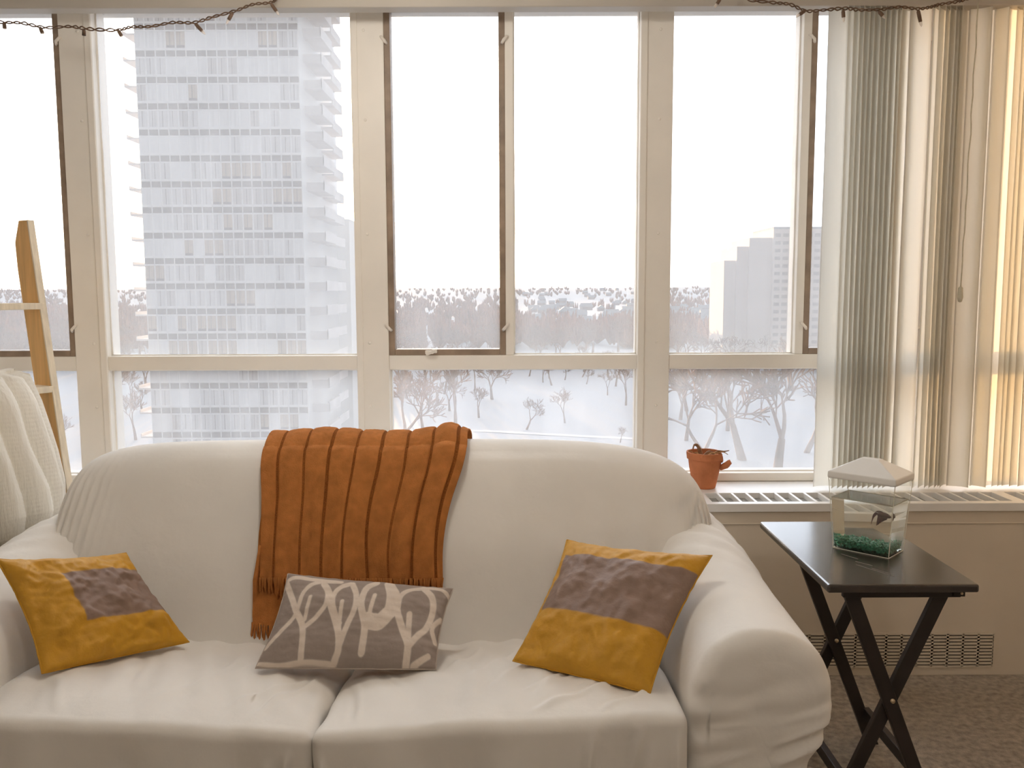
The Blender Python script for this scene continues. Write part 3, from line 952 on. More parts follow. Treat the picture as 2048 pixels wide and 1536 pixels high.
# printed pillow: tree-like loops, drawn in the cover's own coordinates
QC = [Vector((578, 1150, 0)), Vector((905, 1180, 0)), Vector((868, 1338, 0)), Vector((512, 1335, 0))]
def crop(x, y): return (540 + x / 5.389, 1130 + y / 5.389)
STROKES = [
 ([(165,215),(190,330),(225,470),(262,600),(325,730),(345,850),(335,1060)], 50),
 ([(170,215),(280,180),(450,215),(600,248),(780,265)], 42),
 ([(-60,930),(100,790),(240,660),(295,540),(350,400),(450,300),(580,255)], 40),
 ([(590,290),(622,420),(595,560),(480,690),(370,770)], 42),
 ([(430,460),(390,580),(360,700)], 34),
 ([(590,290),(640,420),(650,560),(695,700),(738,860),(735,1000),(690,1080)], 56),
 ([(880,285),(770,340),(690,440),(675,560),(705,680),(745,760)], 46),
 ([(900,290),(935,430),(920,590),(840,760),(750,960),(700,1080)], 50),
 ([(780,520),(752,690),(742,830)], 36),
 ([(1160,275),(1060,340),(1000,480),(990,600),(1025,770),(1010,900),(985,1020)], 60),
 ([(1300,280),(1325,450),(1290,620),(1180,730),(1060,700)], 90),
 ([(1110,740),(1190,740),(1300,640)], 130),
 ([(1140,450),(1100,580),(1065,720)], 38),
 ([(1310,290),(1375,430),(1385,620),(1435,790),(1485,930),(1480,1010),(1440,1130)], 60),
 ([(1660,310),(1510,360),(1420,450),(1395,580)], 46),
 ([(1660,310),(1765,440),(1775,600),(1705,770),(1600,860),(1500,960)], 56),
 ([(1520,640),(1510,770),(1498,900)], 50),
 ([(1660,300),(1860,320),(1970,410)], 34),
 ([(1870,640),(1770,760),(1795,890)], 40),
 ([(-150,1075),(100,1100),(400,1085),(680,1100)], 26),
 ([(1520,1115),(1700,1030)], 44)]
def inv_bil(x, y):
    u = v = .5
    for _ in range(12):
        p = QC[0].lerp(QC[1], u).lerp(QC[3].lerp(QC[2], u), v)
        du = (QC[1] - QC[0]) * (1 - v) + (QC[2] - QC[3]) * v
        dv = (QC[3] - QC[0]) * (1 - u) + (QC[2] - QC[1]) * u
        rx, ry = x - p.x, y - p.y
        det = du.x * dv.y - du.y * dv.x
        u += (rx * dv.y - ry * dv.x) / det; v += (du.x * ry - du.y * rx) / det
    return u, v
SEGS = []
for pts, wd in STROKES:
    uv = [inv_bil(*crop(*p)) for p in pts]
    uv = [(u * 2.1, v) for u, v in uv]                # width counts about 2.1 heights
    sp = spline([(a, b, 0) for a, b in uv], 5)
    for a, b in zip(sp[:-1], sp[1:]): SEGS.append((a.x, a.y, b.x, b.y, wd * 1.18 / 5.389 / 330 * 2.1 / 2))
def leafpat(u, v):
    x, y = u * 2.1, v
    best = 9
    for ax, ay, bx, by, w in SEGS:
        if x < min(ax, bx) - .1 or x > max(ax, bx) + .1 or y < min(ay, by) - .1 or y > max(ay, by) + .1: continue
        dx, dy = bx - ax, by - ay
        L2 = dx * dx + dy * dy or 1e-9
        t = max(0, min(1, ((x - ax) * dx + (y - ay) * dy) / L2))
        d = math.hypot(x - ax - t * dx, y - ay - t * dy) - w
        if d < best: best = d
    return 1 - sm(-.006, .006, best)
pillow('throw_pillow', 'small taupe lumbar pillow printed with cream tree shapes under the throw',
       P(576, 1148, 2.29), P(906, 1178, 2.29), P(872, 1339, 2.085), P(511, 1336, 2.085), .055, M['leaf'], leafpat, 230, 130, .05, 21, .005)

# ------------------------------------------------------------------ wooden ladder and chunky blanket
lad = thing('blanket_ladder', 'golden pine ladder leaning at the left window', 'ladder', (-1.44, 2.96, 0))
A_T = P(53, 440, 3.06); A_L = P(118, 880, 3.00)
dirr = (A_L - A_T) / (A_T.z - A_L.z)
A_B = A_L + dirr * A_L.z
ang = R(58)
e1 = Vector((-math.cos(ang), -math.sin(ang), 0))       # along the treads towards the other rail
e2 = Vector((-math.sin(ang), math.cos(ang), 0))        # depth of a rail board
RD, RT = .100, .022
def rail(off):
    ax = (A_T - A_B).normalized()
    T = A_T + off; B = A_B + off
    mb = MB()
    def quad(c, w0, w1): return [c + e1 * (-RT) + e2 * w0, c + e2 * w0, c + e2 * w1, c + e1 * (-RT) + e2 * w1]
    rings = [quad(B, 0, RD), quad(B.lerp(T, .90), 0, RD), quad(B.lerp(T, .955), 0, RD * .92), quad(T, 0, RD * .5)]
    rings = [[Vector((p.x, p.y, max(0, p.z))) for p in r] for r in rings]
    mb.loft(rings)
    o = part('rail', mb, M['wood'], lad, bevel=.002)
    ed = MB()
    rings = [[c + e1 * (-RT) + e2 * (-.006), c + e2 * (-.006), c + e2 * .0005, c + e1 * (-RT) + e2 * .0005] for c in (B, T)]
    rings = [[Vector((p.x, p.y, max(0, p.z))) for p in r] for r in rings]
    ed.loft(rings)
    part('rail_edge', ed, M['woodedge'], o, label='pale front edge')
    return o
rail(Vector((0, 0, 0)))
rail(e1 * (.44 + RT))
def tread(z):
    t = (A_T.z - z) / (A_T.z - A_B.z)
    c = A_T.lerp(A_B, t)
    mb = MB()
    h = .022
    r0 = [c + e2 * -.008, c + e2 * .085, c + e2 * .085 + Vector((0, 0, -h)), c + e2 * -.008 + Vector((0, 0, -h))]
    mb.loft([[p + e1 * -.02 for p in r0], [p + e1 * .44 for p in r0]])
    return part('tread', mb, M['woodedge'], lad, bevel=.002, label='pale tread')
for zz in (1.365, 1.082, .50, .21): tread(zz)

kb = thing('knit_blanket', 'chunky cream knit blanket heaped over the ladder beside the sofa', 'blanket', (-1.85, 2.85, .60))
SIL = [(742, 30), (752, 62), (800, 84), (850, 101), (900, 117), (960, 131), (1000, 132), (1040, 120), (1075, 80)]
def sil(y):
    for (ya, xa), (yb, xb) in zip(SIL[:-1], SIL[1:]):
        if y <= yb: return lerp(xa, xb, max(0, (y - ya) / (yb - ya)))
    return SIL[-1][1]
def kring(v):
    """one closed ring of the bundle; v from crown (0) to hem (1)"""
    z0 = lerp(1.150, .60, v)
    t = (A_T.z - 1.082) / (A_T.z - A_B.z)
    c = A_T.lerp(A_B, t) + e1 * .36
    cap = (1 - (1 - min(1, v / .16)) ** 2) ** .5
    endc = (1 - (1 - min(1, (1 - v) / .12)) ** 2) ** .5
    a_ = .30 * lerp(.80, 1, cap) * lerp(.75, 1, endc); b_ = (.02 + .125 * cap) * lerp(.5, 1, endc) * (1 + .15 * v)
    out = []
    n = 330
    for q in range(n):
        th_ = 2 * math.pi * q / n
        ph = th_ * 8.5 + 1.5 * v + .9 * nz(math.cos(th_) * 1.3 + 4, math.sin(th_) * 1.3, v * 1.6)
        rope = abs(math.sin(ph)) ** .65
        k_ = 1 + .26 * (rope - .7) * min(1, cap + .2) + .05 * nz(math.cos(th_) * 2, math.sin(th_) * 2, v * 3)
        kn = .0005 * math.sin(v * 260 + 9 * rope) * rope
        p = c + e1 * (a_ * math.cos(th_) * (1 + (k_ - 1) * .5) + kn * math.cos(th_)) + e2 * ((b_ * math.sin(th_)) * k_ + kn * math.sin(th_) + .03)
        out.append(Vector((p.x, p.y, z0 + .012 * nz(math.cos(th_) * 3, math.sin(th_) * 3, v * 4))))
    # slide the ring sideways so that the heap bulges as the cloth does
    inv = CAM_ROT.transposed()
    best = -1e9; yy = 0
    for p in out:
        d = inv @ (p - Vector((0, 0, EYE)))
        px_ = CX + F_PX * d.x / -d.z
        if px_ > best: best = px_; yy = CY - F_PX * d.y / -d.z; dep = -d.z
    dx = (sil(yy) - best) / F_PX * dep
    return [p + Vector((dx, 0, 0)) for p in out]
KR = [kring(j / 169) for j in range(170)]
def kbf(u, v): return KR[int(round(v * 169))][int(round(u * 330)) % 330]
km = MB(); km.grid(330, 170, kbf, wrap_u=True)
km.f.append(tuple(range(330))); km.m.append(0)
km.f.append(tuple(169 * 330 + q for q in range(329, -1, -1))); km.m.append(0)
part('folds', km, M['knit'], kb, smooth=True)

# ------------------------------------------------------------------ tray table
TZ = .66
tt = thing('tray_table', 'dark espresso folding tray table beside the sofa arm', 'table', (.985, 2.45, 0))
TX0, TX1, TY0, TY1 = .795, 1.178, 2.165, 2.785
part('tabletop', MB().box((TX0, TY0, TZ - .022), (TX1, TY1, TZ)), M['espresso'], tt, bevel=.006)
rs = random.Random(8); SCRM = MAT('scratched_finish', (.32, .28, .25), .7)
for (x, y, dx, dy) in ((.93, 2.33, .06, -.10), (.955, 2.38, -.03, .05), (.94, 2.36, .03, -.04), (.96, 2.30, .03, -.05), (1.11, 2.50, .006, .006), (1.06, 2.46, .004, -.01)):
    pts = [Vector((x + dx * t / 6 + rs.uniform(-.001, .001), y + dy * t / 6, TZ + .0002)) for t in range(7)]
    part('scratch', MB().tube(pts, .0006, 5), SCRM, tt, label='fine pale scratch')
def bar(a, b, w, d):
    a, b = Vector(a), Vector(b); t = (b - a).normalized()
    side = Vector((0, 1, 0)).cross(t).normalized(); dep = Vector((0, 1, 0))
    q = lambda c: [c + side * w / 2 - dep * d / 2, c + side * w / 2 + dep * d / 2, c - side * w / 2 + dep * d / 2, c - side * w / 2 - dep * d / 2]
    A, B = q(a), q(b)
    A = [Vector((p.x, p.y, min(max(p.z, 0), TZ - .0225))) for p in A]; B = [Vector((p.x, p.y, min(max(p.z, 0), TZ - .0225))) for p in B]
    return MB().loft([A, B])
for yf in (2.225, 2.625):
    part('leg', bar((.866, yf - .010, TZ - .02), (1.112, yf - .010, -.01), .040, .019), M['leg'], tt, bevel=.002)
    part('leg', bar((1.124, yf + .010, TZ - .02), (.852, yf + .010, -.01), .040, .019), M['leg'], tt, bevel=.002)
    rv_ = MB(); rv_.tube([(.988, yf - .024, .335), (.988, yf + .022, .335)], .006, 10)
    part('rivet', rv_, M['brass'], tt, smooth=True)
part('apron', MB().box((.848, 2.200, TZ - .046), (1.150, 2.216, TZ - .0225)), M['leg'], tt, bevel=.002)
part('apron', MB().box((.848, 2.640, TZ - .046), (1.150, 2.656, TZ - .0225)), M['leg'], tt, bevel=.002)
part('stretcher', MB().box((1.080, 2.236, .085), (1.100, 2.615, .118)), M['leg'], tt, bevel=.002)
part('stretcher', MB().box((.868, 2.245, .085), (.888, 2.625, .118)), M['leg'], tt, bevel=.002)
part('hook', MB().box((1.128, 2.196, TZ - .042), (1.158, 2.203, TZ - .0225)), M['leg'], tt)
part('rivet', MB().tube([(1.148, 2.192, TZ - .033), (1.148, 2.20, TZ - .033)], .0035, 8), M['brass'], tt)

# ------------------------------------------------------------------ fish tank
tk = thing('fish_tank', 'small tapered clear fish tank with white lid on the tray table', 'fish tank', (1.018, 2.473, TZ))
TE = Vector((.72, -.694, 0)).normalized(); TN = Vector((.694, .72, 0)).normalized(); TC = Vector((1.018, 2.473, 0))
def tw(a, b, z): return TC + TE * a + TN * b + Vector((0, 0, z))
B0, B1 = (.079, .0525), (.0935, .066)
TH = .212
def tk_ring(z, inset=0.0):
    t = (z - TZ) / TH
    a, b = lerp(B0[0], B1[0], t) - inset, lerp(B0[1], B1[1], t) - inset
    return [tw(-a, -b, z), tw(a, -b, z), tw(a, b, z), tw(-a, b, z)]
WALL = .0026
# four walls and the floor, each a slab
ac = MB()
zb, zt = TZ + .0005, TZ + TH
ob, ot, ib, it = tk_ring(zb), tk_ring(zt), tk_ring(zb + .004, WALL), tk_ring(zt, WALL)
ac.add(ob + ot + ib + it, [(0, 1, 5, 4), (1, 2, 6, 5), (2, 3, 7, 6), (3, 0, 4, 7), (8, 12, 13, 9), (9, 13, 14, 10), (10, 14, 15, 11), (11, 15, 12, 8), (0, 3, 2, 1), (8, 9, 10, 11), (4, 5, 13, 12), (5, 6, 14, 13), (6, 7, 15, 14), (7, 4, 12, 15)])
part('tank_body', ac, M['acrylic'], tk)
rim = MB()
for ring, r in ((ob, .0013), (ot, .0013)):
    rr_ = ring + [ring[0]]
    for a, b in zip(rr_[:-1], rr_[1:]): rim.tube([a + Vector((0, 0, .0008)), b + Vector((0, 0, .0008))], r, 6)
for a, b in zip(ob, ot): rim.tube([a + Vector((0, 0, .0012)), b], .0010, 6)
part('tank_edge', rim, MAT('polished_acrylic_edge', (.88, .86, .78), .2, trans=.5), tk)
WZ = TZ + .150
wm = MB(); wa, wb = tk_ring(TZ + .0055, WALL + .0004), tk_ring(WZ, WALL + .0004)
wm.add(wa + wb, [(0, 1, 5, 4), (1, 2, 6, 5), (2, 3, 7, 6), (3, 0, 4, 7), (3, 2, 1, 0), (4, 5, 6, 7)])
part('water', wm, M['water'], tk)
wr_ = MB(); q4 = tk_ring(WZ, WALL + .001) ; q4 = q4 + [q4[0]]
for a, b in zip(q4[:-1], q4[1:]): wr_.tube([a, b], .0011, 5)
part('waterline', wr_, MAT('waterline_film', (.45, .42, .30), .3, trans=.3), tk)
ld = MB()
def lring(z, a, b): return [tw(-a, -b, z), tw(a, -b, z), tw(a, b, z), tw(-a, b, z)]
zl = TZ + TH
ld.loft([lring(zl - .006, .0955, .068), lring(zl + .0005, .0965, .069), lring(zl + .014, .096, .0685), lring(zl + .016, .092, .065), lring(zl + .050, .030, .016), lring(zl + .053, .026, .012)])
part('lid', ld, M['lid'], tk, bevel=.0025, label='white pyramid-shaped lid')
rg = random.Random(12)
gmb = MB()
def icos(c, r, sx=(1, 1, 1)):
    ph = (1 + 5 ** .5) / 2
    vs = [(-1, ph, 0), (1, ph, 0), (-1, -ph, 0), (1, -ph, 0), (0, -1, ph), (0, 1, ph), (0, -1, -ph), (0, 1, -ph), (ph, 0, -1), (ph, 0, 1), (-ph, 0, -1), (-ph, 0, 1)]
    fs = [(0, 11, 5), (0, 5, 1), (0, 1, 7), (0, 7, 10), (0, 10, 11), (1, 5, 9), (5, 11, 4), (11, 10, 2), (10, 7, 6), (7, 1, 8), (3, 9, 4), (3, 4, 2), (3, 2, 6), (3, 6, 8), (3, 8, 9), (4, 9, 5), (2, 4, 11), (6, 2, 10), (8, 6, 7), (9, 8, 1)]
    return [Vector(v) * (r / 1.9) * rg.uniform(.85, 1.15) + Vector(c) for v in vs], fs
for k in range(1100):
    z = TZ + .009 + rg.random() * .022
    t = (z - TZ) / TH
    a = (lerp(B0[0], B1[0], t) - .0075); b = (lerp(B0[1], B1[1], t) - .0075)
    vs_, fs_ = icos(tw(rg.uniform(-a, a), rg.uniform(-b, b), z), rg.uniform(.0028, .0042))
    gmb.add(vs_, fs_)
go = gmb.build('gravel', M['gravel'], origin=tuple(tw(0, 0, TZ + .006)))
tag(go, 'green gravel on the bottom of the fish tank', 'gravel', kind='stuff')

# ---- the fish
FC = P(1768, 1034, 2.425)
fx_ = TE; fz_ = Vector((0, 0, 1)); fy_ = TN
def fw(a, h, d=0.0): return FC + fx_ * a + fz_ * h + fy_ * d
fi = thing('betta_fish', 'dark maroon long-finned fish swimming near the top of the tank', 'fish', tuple(FC))
fb = MB(); rings = []
for t in range(15):
    s = t / 14
    a = lerp(-.014, .0235, s)
    r = .0072 * math.sin(math.pi * min(1, (.10 + s * .86))) ** .75 + .0008
    hh = .0075 + .002 * math.sin(s * 3) - .002 * s
    rings.append([fw(a, hh + r * math.sin(q * math.pi / 6), .62 * r * math.cos(q * math.pi / 6)) for q in range(12)])
fb.loft(rings)
part('body', fb, M['fish'], fi, smooth=True)
def fin(name, outline_top, outline_bot, n=14, rows=10, amp=.0012):
    mb = MB()
    A, B = spline([(a, b, 0) for a, b in outline_top], 6), spline([(a, b, 0) for a, b in outline_bot], 6)
    def f(u, v, o):
        i = u * (len(A) - 1); j = int(min(i, len(A) - 2)); w_ = i - j
        p = A[j].lerp(A[j + 1], w_).lerp(B[j].lerp(B[j + 1], w_), v)
        return fw(p.x, p.y, amp * math.sin(u * 19) * v + o)
    mb.grid(n * 2, rows, lambda u, v: f(u, v, -.0003)); mb.grid(n * 2, rows, lambda u, v: f(u, v, .0003))
    return part(name, mb, M['fin'], fi, smooth=True)
fin('tail_fin', [(-.013, .012), (-.020, .013), (-.026, .006), (-.029, -.006), (-.0315, -.024)], [(-.012, .006), (-.017, .005), (-.021, .000), (-.025, -.006), (-.0310, -.0245)])
fin('anal_fin', [(-.013, .006), (-.004, .003), (.006, .002), (.013, .003)], [(-.0165, -.018), (-.0155, -.0245), (-.004, -.014), (.010, -.004)])
fin('dorsal_fin', [(-.012, .013), (-.006, .0145), (.000, .0145), (.006, .0135)], [(-.021, .0145), (-.013, .0185), (-.004, .0185), (.004, .0155)])
fin('pectoral_fin', [(.010, .003), (.013, .003), (.015, .004)], [(.007, -.004), (.010, -.005), (.012, -.003)])
ey = MB(); vs_, fs_ = icos(fw(.0185, .0095, -.0032), .0013); ey.add(vs_, fs_)
part('eye', ey, M['eye'], fi, smooth=True)

# ------------------------------------------------------------------ potted plant on the radiator cover
pc = PZ(1418, 978, CT); pc.x -= .012; pc.y += .03
pp = thing('potted_plant', 'broken terracotta pot with a withered plant on the radiator cover', 'plant', tuple(pc))
pm = MB()
n = 40
prof = [(.0, 0), (.040, 0), (.043, .004), (.058, .075), (.063, .112), (.068, .114), (.070, .140), (.064, .140), (.062, .118), (.058, .105), (.0, .103)]
def prg(r, z):
    out = []
    for q in range(n):
        a = 2 * math.pi * q / n
        zz = z
        # broken notch on the right-hand rim
        if z > .11:
            d = math.exp(-((((a + math.pi) % (2 * math.pi)) - math.pi + .25) / .38) ** 2)
            zz -= (z - .095) * .75 * d
        zz += .0012 * nz(math.cos(a) * 6, math.sin(a) * 6, z * 60) * (z > .1)
        out.append(pc + Vector((r * math.cos(a), r * math.sin(a), zz)))
    return out
pm.loft([prg(r, z) for r, z in prof])
part('pot', pm, M['terracotta'], pp, smooth=False)
lug = MB(); lug.tube([pc + Vector((.052, -.025, .080)), pc + Vector((.075, -.032, .092)), pc + Vector((.086, -.034, .104)), pc + Vector((.083, -.034, .112))], [.010, .013, .011, .006], 10)
part('lug', lug, M['terracotta'], pp, smooth=True)
sl = MB()
sl.grid(24, 6, lambda u, v: pc + Vector((.0605 * v * math.cos(u * 2 * math.pi), .0605 * v * math.sin(u * 2 * math.pi), .108 + .008 * nz(u * 8, v * 6))))
part('soil', sl, M['soil'], pp, smooth=True)
st = MB()
st.tube(spline([pc + Vector(p) for p in ((-.012, 0, .105), (-.018, -.004, .135), (-.026, -.006, .158), (-.036, -.006, .168), (-.044, -.006, .164), (-.047, -.006, .152))], 5), [.010] * 5 + [.008] * 5 + [.006] * 5 + [.0045] * 5 + [.003] * 6, 8)
st.tube(spline([pc + Vector(p) for p in ((-.005, 0, .105), (.010, -.01, .135), (.030, -.015, .138))], 5), [.011] * 4 + [.009] * 4 + [.005] * 3, 8)
st.tube(spline([pc + Vector(p) for p in ((.01, 0, .110), (.045, -.01, .142), (.070, -.012, .142), (.090, -.012, .146))], 5), [.004] * 6 + [.003] * 6 + [.002] * 4, 7)
part('stalk', st, M['stalk'], pp, smooth=True)
for (dx, dy, a, ln) in ((.03, -.02, .3, .05), (-.035, -.03, 2.4, .04), (.015, -.035, -.6, .045), (.05, -.02, .2, .05), (-.05, 0, 3.0, .03)):
    lf = MB(); lf.grid(8, 5, lambda u, v, dx=dx, dy=dy, a=a, ln=ln: pc + Vector((dx + math.cos(a) * ln * (u - .3) - math.sin(a) * .012 * (v - .5) * math.sin(math.pi * max(.05, u)), dy + math.sin(a) * ln * (u - .3) * .4 - .01 * (v - .5), .128 + .012 * math.sin(u * 3) + .006 * abs(v - .5))))
    part('dry_leaf', lf, M['dryleaf'], pp, smooth=True)

# ------------------------------------------------------------------ outside
GZ = -26.6
gb = MB()
def gf(u, v):
    y = 6 + 3600 * v ** 2.2
    x = (u - .5) * (900 + y * 2.2)
    z = GZ + .9 * nz(x * .012, y * .012) + .35 * nz(x * .05, y * .05) + 40 * sm(1500, 3600, y)
    return (x, y, z)
gb.grid(120, 150, gf)
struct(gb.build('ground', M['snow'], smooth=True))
def gz(x, y):
    return GZ + .9 * nz(x * .012, y * .012) + .35 * nz(x * .05, y * .05) + 40 * sm(1500, 3600, y)
def on_ground(px, py):
    p = PZ(px, py, GZ); p.z = gz(p.x, p.y) - .1
    return p
# a ploughed path across the park
rp = [on_ground(a, b) for a, b in ((760, 872), (880, 868), (950, 861), (1060, 866), (1180, 872), (1290, 878))]
rp = spline(rp, 10)
rb = MB()
rb.grid(len(rp), 3, lambda u, v: rp[int(round(u * (len(rp) - 1)))] + Vector((0, (v - .5) * 2.4, .22)))
struct(rb.build('path', M['road'], smooth=True))

# ---- apartment tower
TY = 95.0
tx0, tx1 = P(289, 520, TY).x, P(609, 520, TY).x
FH = 2.67; ZB0 = 4.72
TDEP = 30.0
tower = thing('apartment_tower', 'tall pale apartment tower filling the left window, rows of grey spandrels', 'building', ((tx0 + tx1) / 2, TY, GZ))
K0, K1 = -11, 13
ztop = ZB0 + FH * K1 + 1.6
bw = MB(); bw.box((tx0, TY, GZ - 1), (tx1, TY + 19, ztop))
bw.box((tx0 + 2, TY + 18, GZ - 1), (-20.45, TY + TDEP, 10.5))  # low rear wing added to keep the sun off most of the room
bw.box((tx0 + 3, TY + 8, ztop), (tx1 - 4, TY + 20, ztop + 4))
part('facade', bw, M['tower'], tower)
rt = random.Random(21)
mod = (tx1 - tx0) / 16.0
proto = {}
def win_mesh(mi):
    if mi in proto: return proto[mi]
    mb = MB()
    w = mod * .5 - .075
    mb.box((-w, -.05, .0), (w, .0, .60), 0)                          # spandrel
    mb.box((-w + .01, -.035, -1.80), (w - .01, .0, -.18), 1)           # curtain-filled light
    if mi in (1, 2, 3):
        mb.box((-w * .2, -.045, -1.80), (-w * .08, -.03, -.18), 0)
        mb.box((-w + .05, -.045, -1.80), (w - .05, -.03, -1.55), 0) if mi == 3 else None
    o = mb.build('window', [M['spandrel'], CURT[mi]])
    me = o.data; bpy.data.objects.remove(o)
    proto[mi] = me
    return me
rest = [MB() for _ in range(5)]
run = 0; cur = 0
for k in range(K0 + 2, K1 + 1):
    for c in range(16):
        if run <= 0:
            lowf = k <= 3
            cur = rt.choices([0, 1, 2, 3, 4], [3, 3, 1.5 if lowf else .6, 1.6 if lowf else .4, 3])[0]
            run = rt.randint(1, 4)
        run -= 1
        mi = cur
        if rt.random() < .15: mi = rt.randint(0, 4)
        loc = Vector((tx0 + mod * (c + .5), TY, ZB0 + FH * k - .33))
        if -4 <= k <= 1:
            o = bpy.data.objects.new('window', win_mesh(mi))
            COL.objects.link(o); o.parent = tower
            o.location = loc - tower.location
        else:
            me = win_mesh(mi)
            b_ = len(rest[0].v)
            r0 = rest[0]
            r0.v.extend([(v.co.x + loc.x, v.co.y + loc.y, v.co.z + loc.z) for v in me.vertices])
            for p_ in me.polygons:
                r0.f.append(tuple(i + b_ for i in p_.vertices)); r0.m.append(0 if p_.material_index == 0 else 1 + mi)
ro = part('window_field', rest[0], [M['spandrel']] + CURT, tower)
ro['kind'] = 'stuff'
slab = MB()
for k in range(K0, K1 + 1):
    z = ZB0 + FH * k - .42
    slab.box((tx0 - .02, TY - .07, z - .06), (tx1 + .02, TY, z + .06))
part('floor_band', slab, M['tower'], tower)
for k in range(K0 + 2, K1 + 1):
    z = ZB0 + FH * k - .42
    bl = MB(); bl.box((tx0 - 1.7, TY + 1.0, z - .12), (tx0, TY + 6, z + .06)); bl.box((tx0 - 1.7, TY + 1.0, z + .06), (tx0 - 1.62, TY + 6, z + .35))
    part('balcony', bl, M['balcony'], tower)
    br = MB(); br.box((tx1, TY + 2.0, z - .12), (tx1 + 1.9, TY + 8, z + .06)); br.box((tx1 + 1.82, TY + 2.0, z + .06), (tx1 + 1.9, TY + 8, z + 1.0)); br.box((tx1, TY + 2.0, z + .06), (tx1 + 1.9, TY + 2.1, z + .8))
    part('balcony', br, M['balcony'], tower)
    br = MB(); br.box((tx1, TY + 10.0, z - .12), (tx1 + 1.4, TY + 16, z + .06)); br.box((tx1 + 1.32, TY + 10.0, z + .06), (tx1 + 1.4, TY + 16, z + .9))
    part('balcony', br, M['balcony'], tower)

# ---- pale apartment block far right
BY = 340.0
ab = thing('apartment_block', 'hazy pale apartment block seen through the right-hand window', 'building', (P(1550, 600, BY).x, BY, GZ))
bx = [P(a, 560, BY).x for a in (1455, 1478, 1500, 1545, 1640, 1720)]
bz = [P(1500, a, BY).z for a in (520, 492, 475, 458)]
wb = MB()
wb.box((bx[0], BY + 6, GZ), (bx[1], BY + 30, bz[0])); wb.box((bx[1], BY + 4, GZ), (bx[2], BY + 30, bz[1]))
wb.box((bx[2], BY + 2, GZ), (bx[3], BY + 30, bz[2])); wb.box((bx[3], BY, GZ), (bx[5], BY + 30, bz[3]))
part('facade', wb, M['block'], ab)
zz = bz[3] - 3.0
while zz > GZ + 6:
    fb_ = MB()
    x = bx[3] + .6
    while x < bx[5] - 3:
        fb_.box((x, BY - .1, zz), (x + 2.1, BY + .1, zz + 1.3)); x += 3.0
    part('window_row', fb_, M['blockwin'], ab)
    zz -= 2.9
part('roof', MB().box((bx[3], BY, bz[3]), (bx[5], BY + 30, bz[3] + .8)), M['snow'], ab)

# ---- bare trees
def grow(seed, H=10.0, fork=1, depth=5, lean=0.0, spread=1.0):
    r = random.Random(seed)
    trunk, br = MB(), MB()
    def rec(p, d, L, rad, lev):
        n = 3 if lev < 2 else 2
        pts = [p]; q = p; dd = d
        for i in range(n):
            dd = (dd + Vector((r.uniform(-1, 1), r.uniform(-1, 1), r.uniform(-.3, .6))) * (.10 + .04 * lev)).normalized()
            q = q + dd * (L / n); pts.append(q)
        rads = [lerp(rad, rad * .62, i / n) for i in range(n + 1)]
        (trunk if lev < 1 else br).tube(pts, [max(q_, H * .0042) for q_ in rads], 6 if lev < 2 else (4 if lev < 3 else 3), cap=False)
        if lev >= depth: return
        kids = (2 if lev == 0 and fork > 1 else r.randint(2, 3)) + (1 if lev >= 2 else 0)
        a0 = r.uniform(0, 6.28)
        for c in range(kids):
            az = a0 + c * 2 * math.pi / kids + r.uniform(-.5, .5)
            tilt = r.uniform(.35, .85) * spread * (.8 if lev == 0 else 1)
            u = dd.orthogonal().normalized(); w = dd.cross(u)
            nd = (dd * math.cos(tilt) + (u * math.cos(az) + w * math.sin(az)) * math.sin(tilt) + Vector((0, 0, .12))).normalized()
            s = pts[-1] if (c < 2 or lev == 0) else pts[-2]
            rec(s, nd, L * r.uniform(.62, .84), rads[-1] * r.uniform(.66, .86), lev + 1)
    rec(Vector((0, 0, -.3)), Vector((lean, 0, 1)).normalized(), H * (.26 if fork == 1 else .22), H * .026, 0)
    return trunk, br
tree_protos = []
for sd, fk, ln, sp_ in ((1, 1, .0, 1.0), (2, 2, .25, 1.0), (3, 1, -.15, 1.15), (4, 2, .1, .9), (5, 1, .45, 1.1), (6, 1, 0, .8)):
    a, b = grow(sd, 10.0, fk, 5, ln, sp_)
    to = a.build('trunk', M['bark'], smooth=True); bo = b.build('branches', M['bark'], smooth=True)
    zmax = max(v.co.z for v in bo.data.vertices)
    tree_protos.append((to.data, bo.data, zmax)); bpy.data.objects.remove(to); bpy.data.objects.remove(bo)
rtree = random.Random(77)
ALLT = []
def room_for(px, base, h):
    g = on_ground(px, base); r = .46 * h * g.length / F_PX
    if px > 1400 and g.y + r > 336: return False
    return all((g - q).length > 1.08 * (r + r2) for q, r2 in ALLT)
def tree(px, base, toppx, proto_i, label, group=None, rot=None):
    g = on_ground(px, base)
    H = (base - toppx) * g.length / F_PX
    ALLT.append((g, .46 * H))
    root = thing('bare_tree', label, 'tree', tuple(g), group)
    root.rotation_euler = (0, 0, rtree.uniform(0, 6.28) if rot is None else rot)
    s = H / tree_protos[proto_i][2]
    root.scale = (s, s, s)
    for nm, me in zip(('trunk', 'branches'), tree_protos[proto_i][:2]):
        o = bpy.data.objects.new(nm, me); COL.objects.link(o); o.parent = root
tree(1552, 958, 700, 3, 'large forked bare tree close to the right end of the lower window', rot=.4)
tree(1488, 922, 705, 1, 'bare tree with twin trunks behind the terracotta pot window', rot=2.0)
tree(1415, 985, 735, 2, 'bare tree rising directly above the terracotta pot', rot=1.1)
tree(1372, 880, 720, 0, 'bare tree just right of the third mullion, lower pane', rot=3.0)
tree(1455, 862, 715, 5, 'slender bare tree between the pot and the twin-trunk tree', rot=.2)
tree(1610, 905, 735, 4, 'slanting bare tree beside the blind, lower pane', rot=.1)
tree(1052, 858, 790, 4, 'small leaning bare tree alone on the snow, centre pane', rot=.3)
tree(1130, 845, 770, 0, 'small round-crowned bare tree standing upright on the snow', rot=1.0)
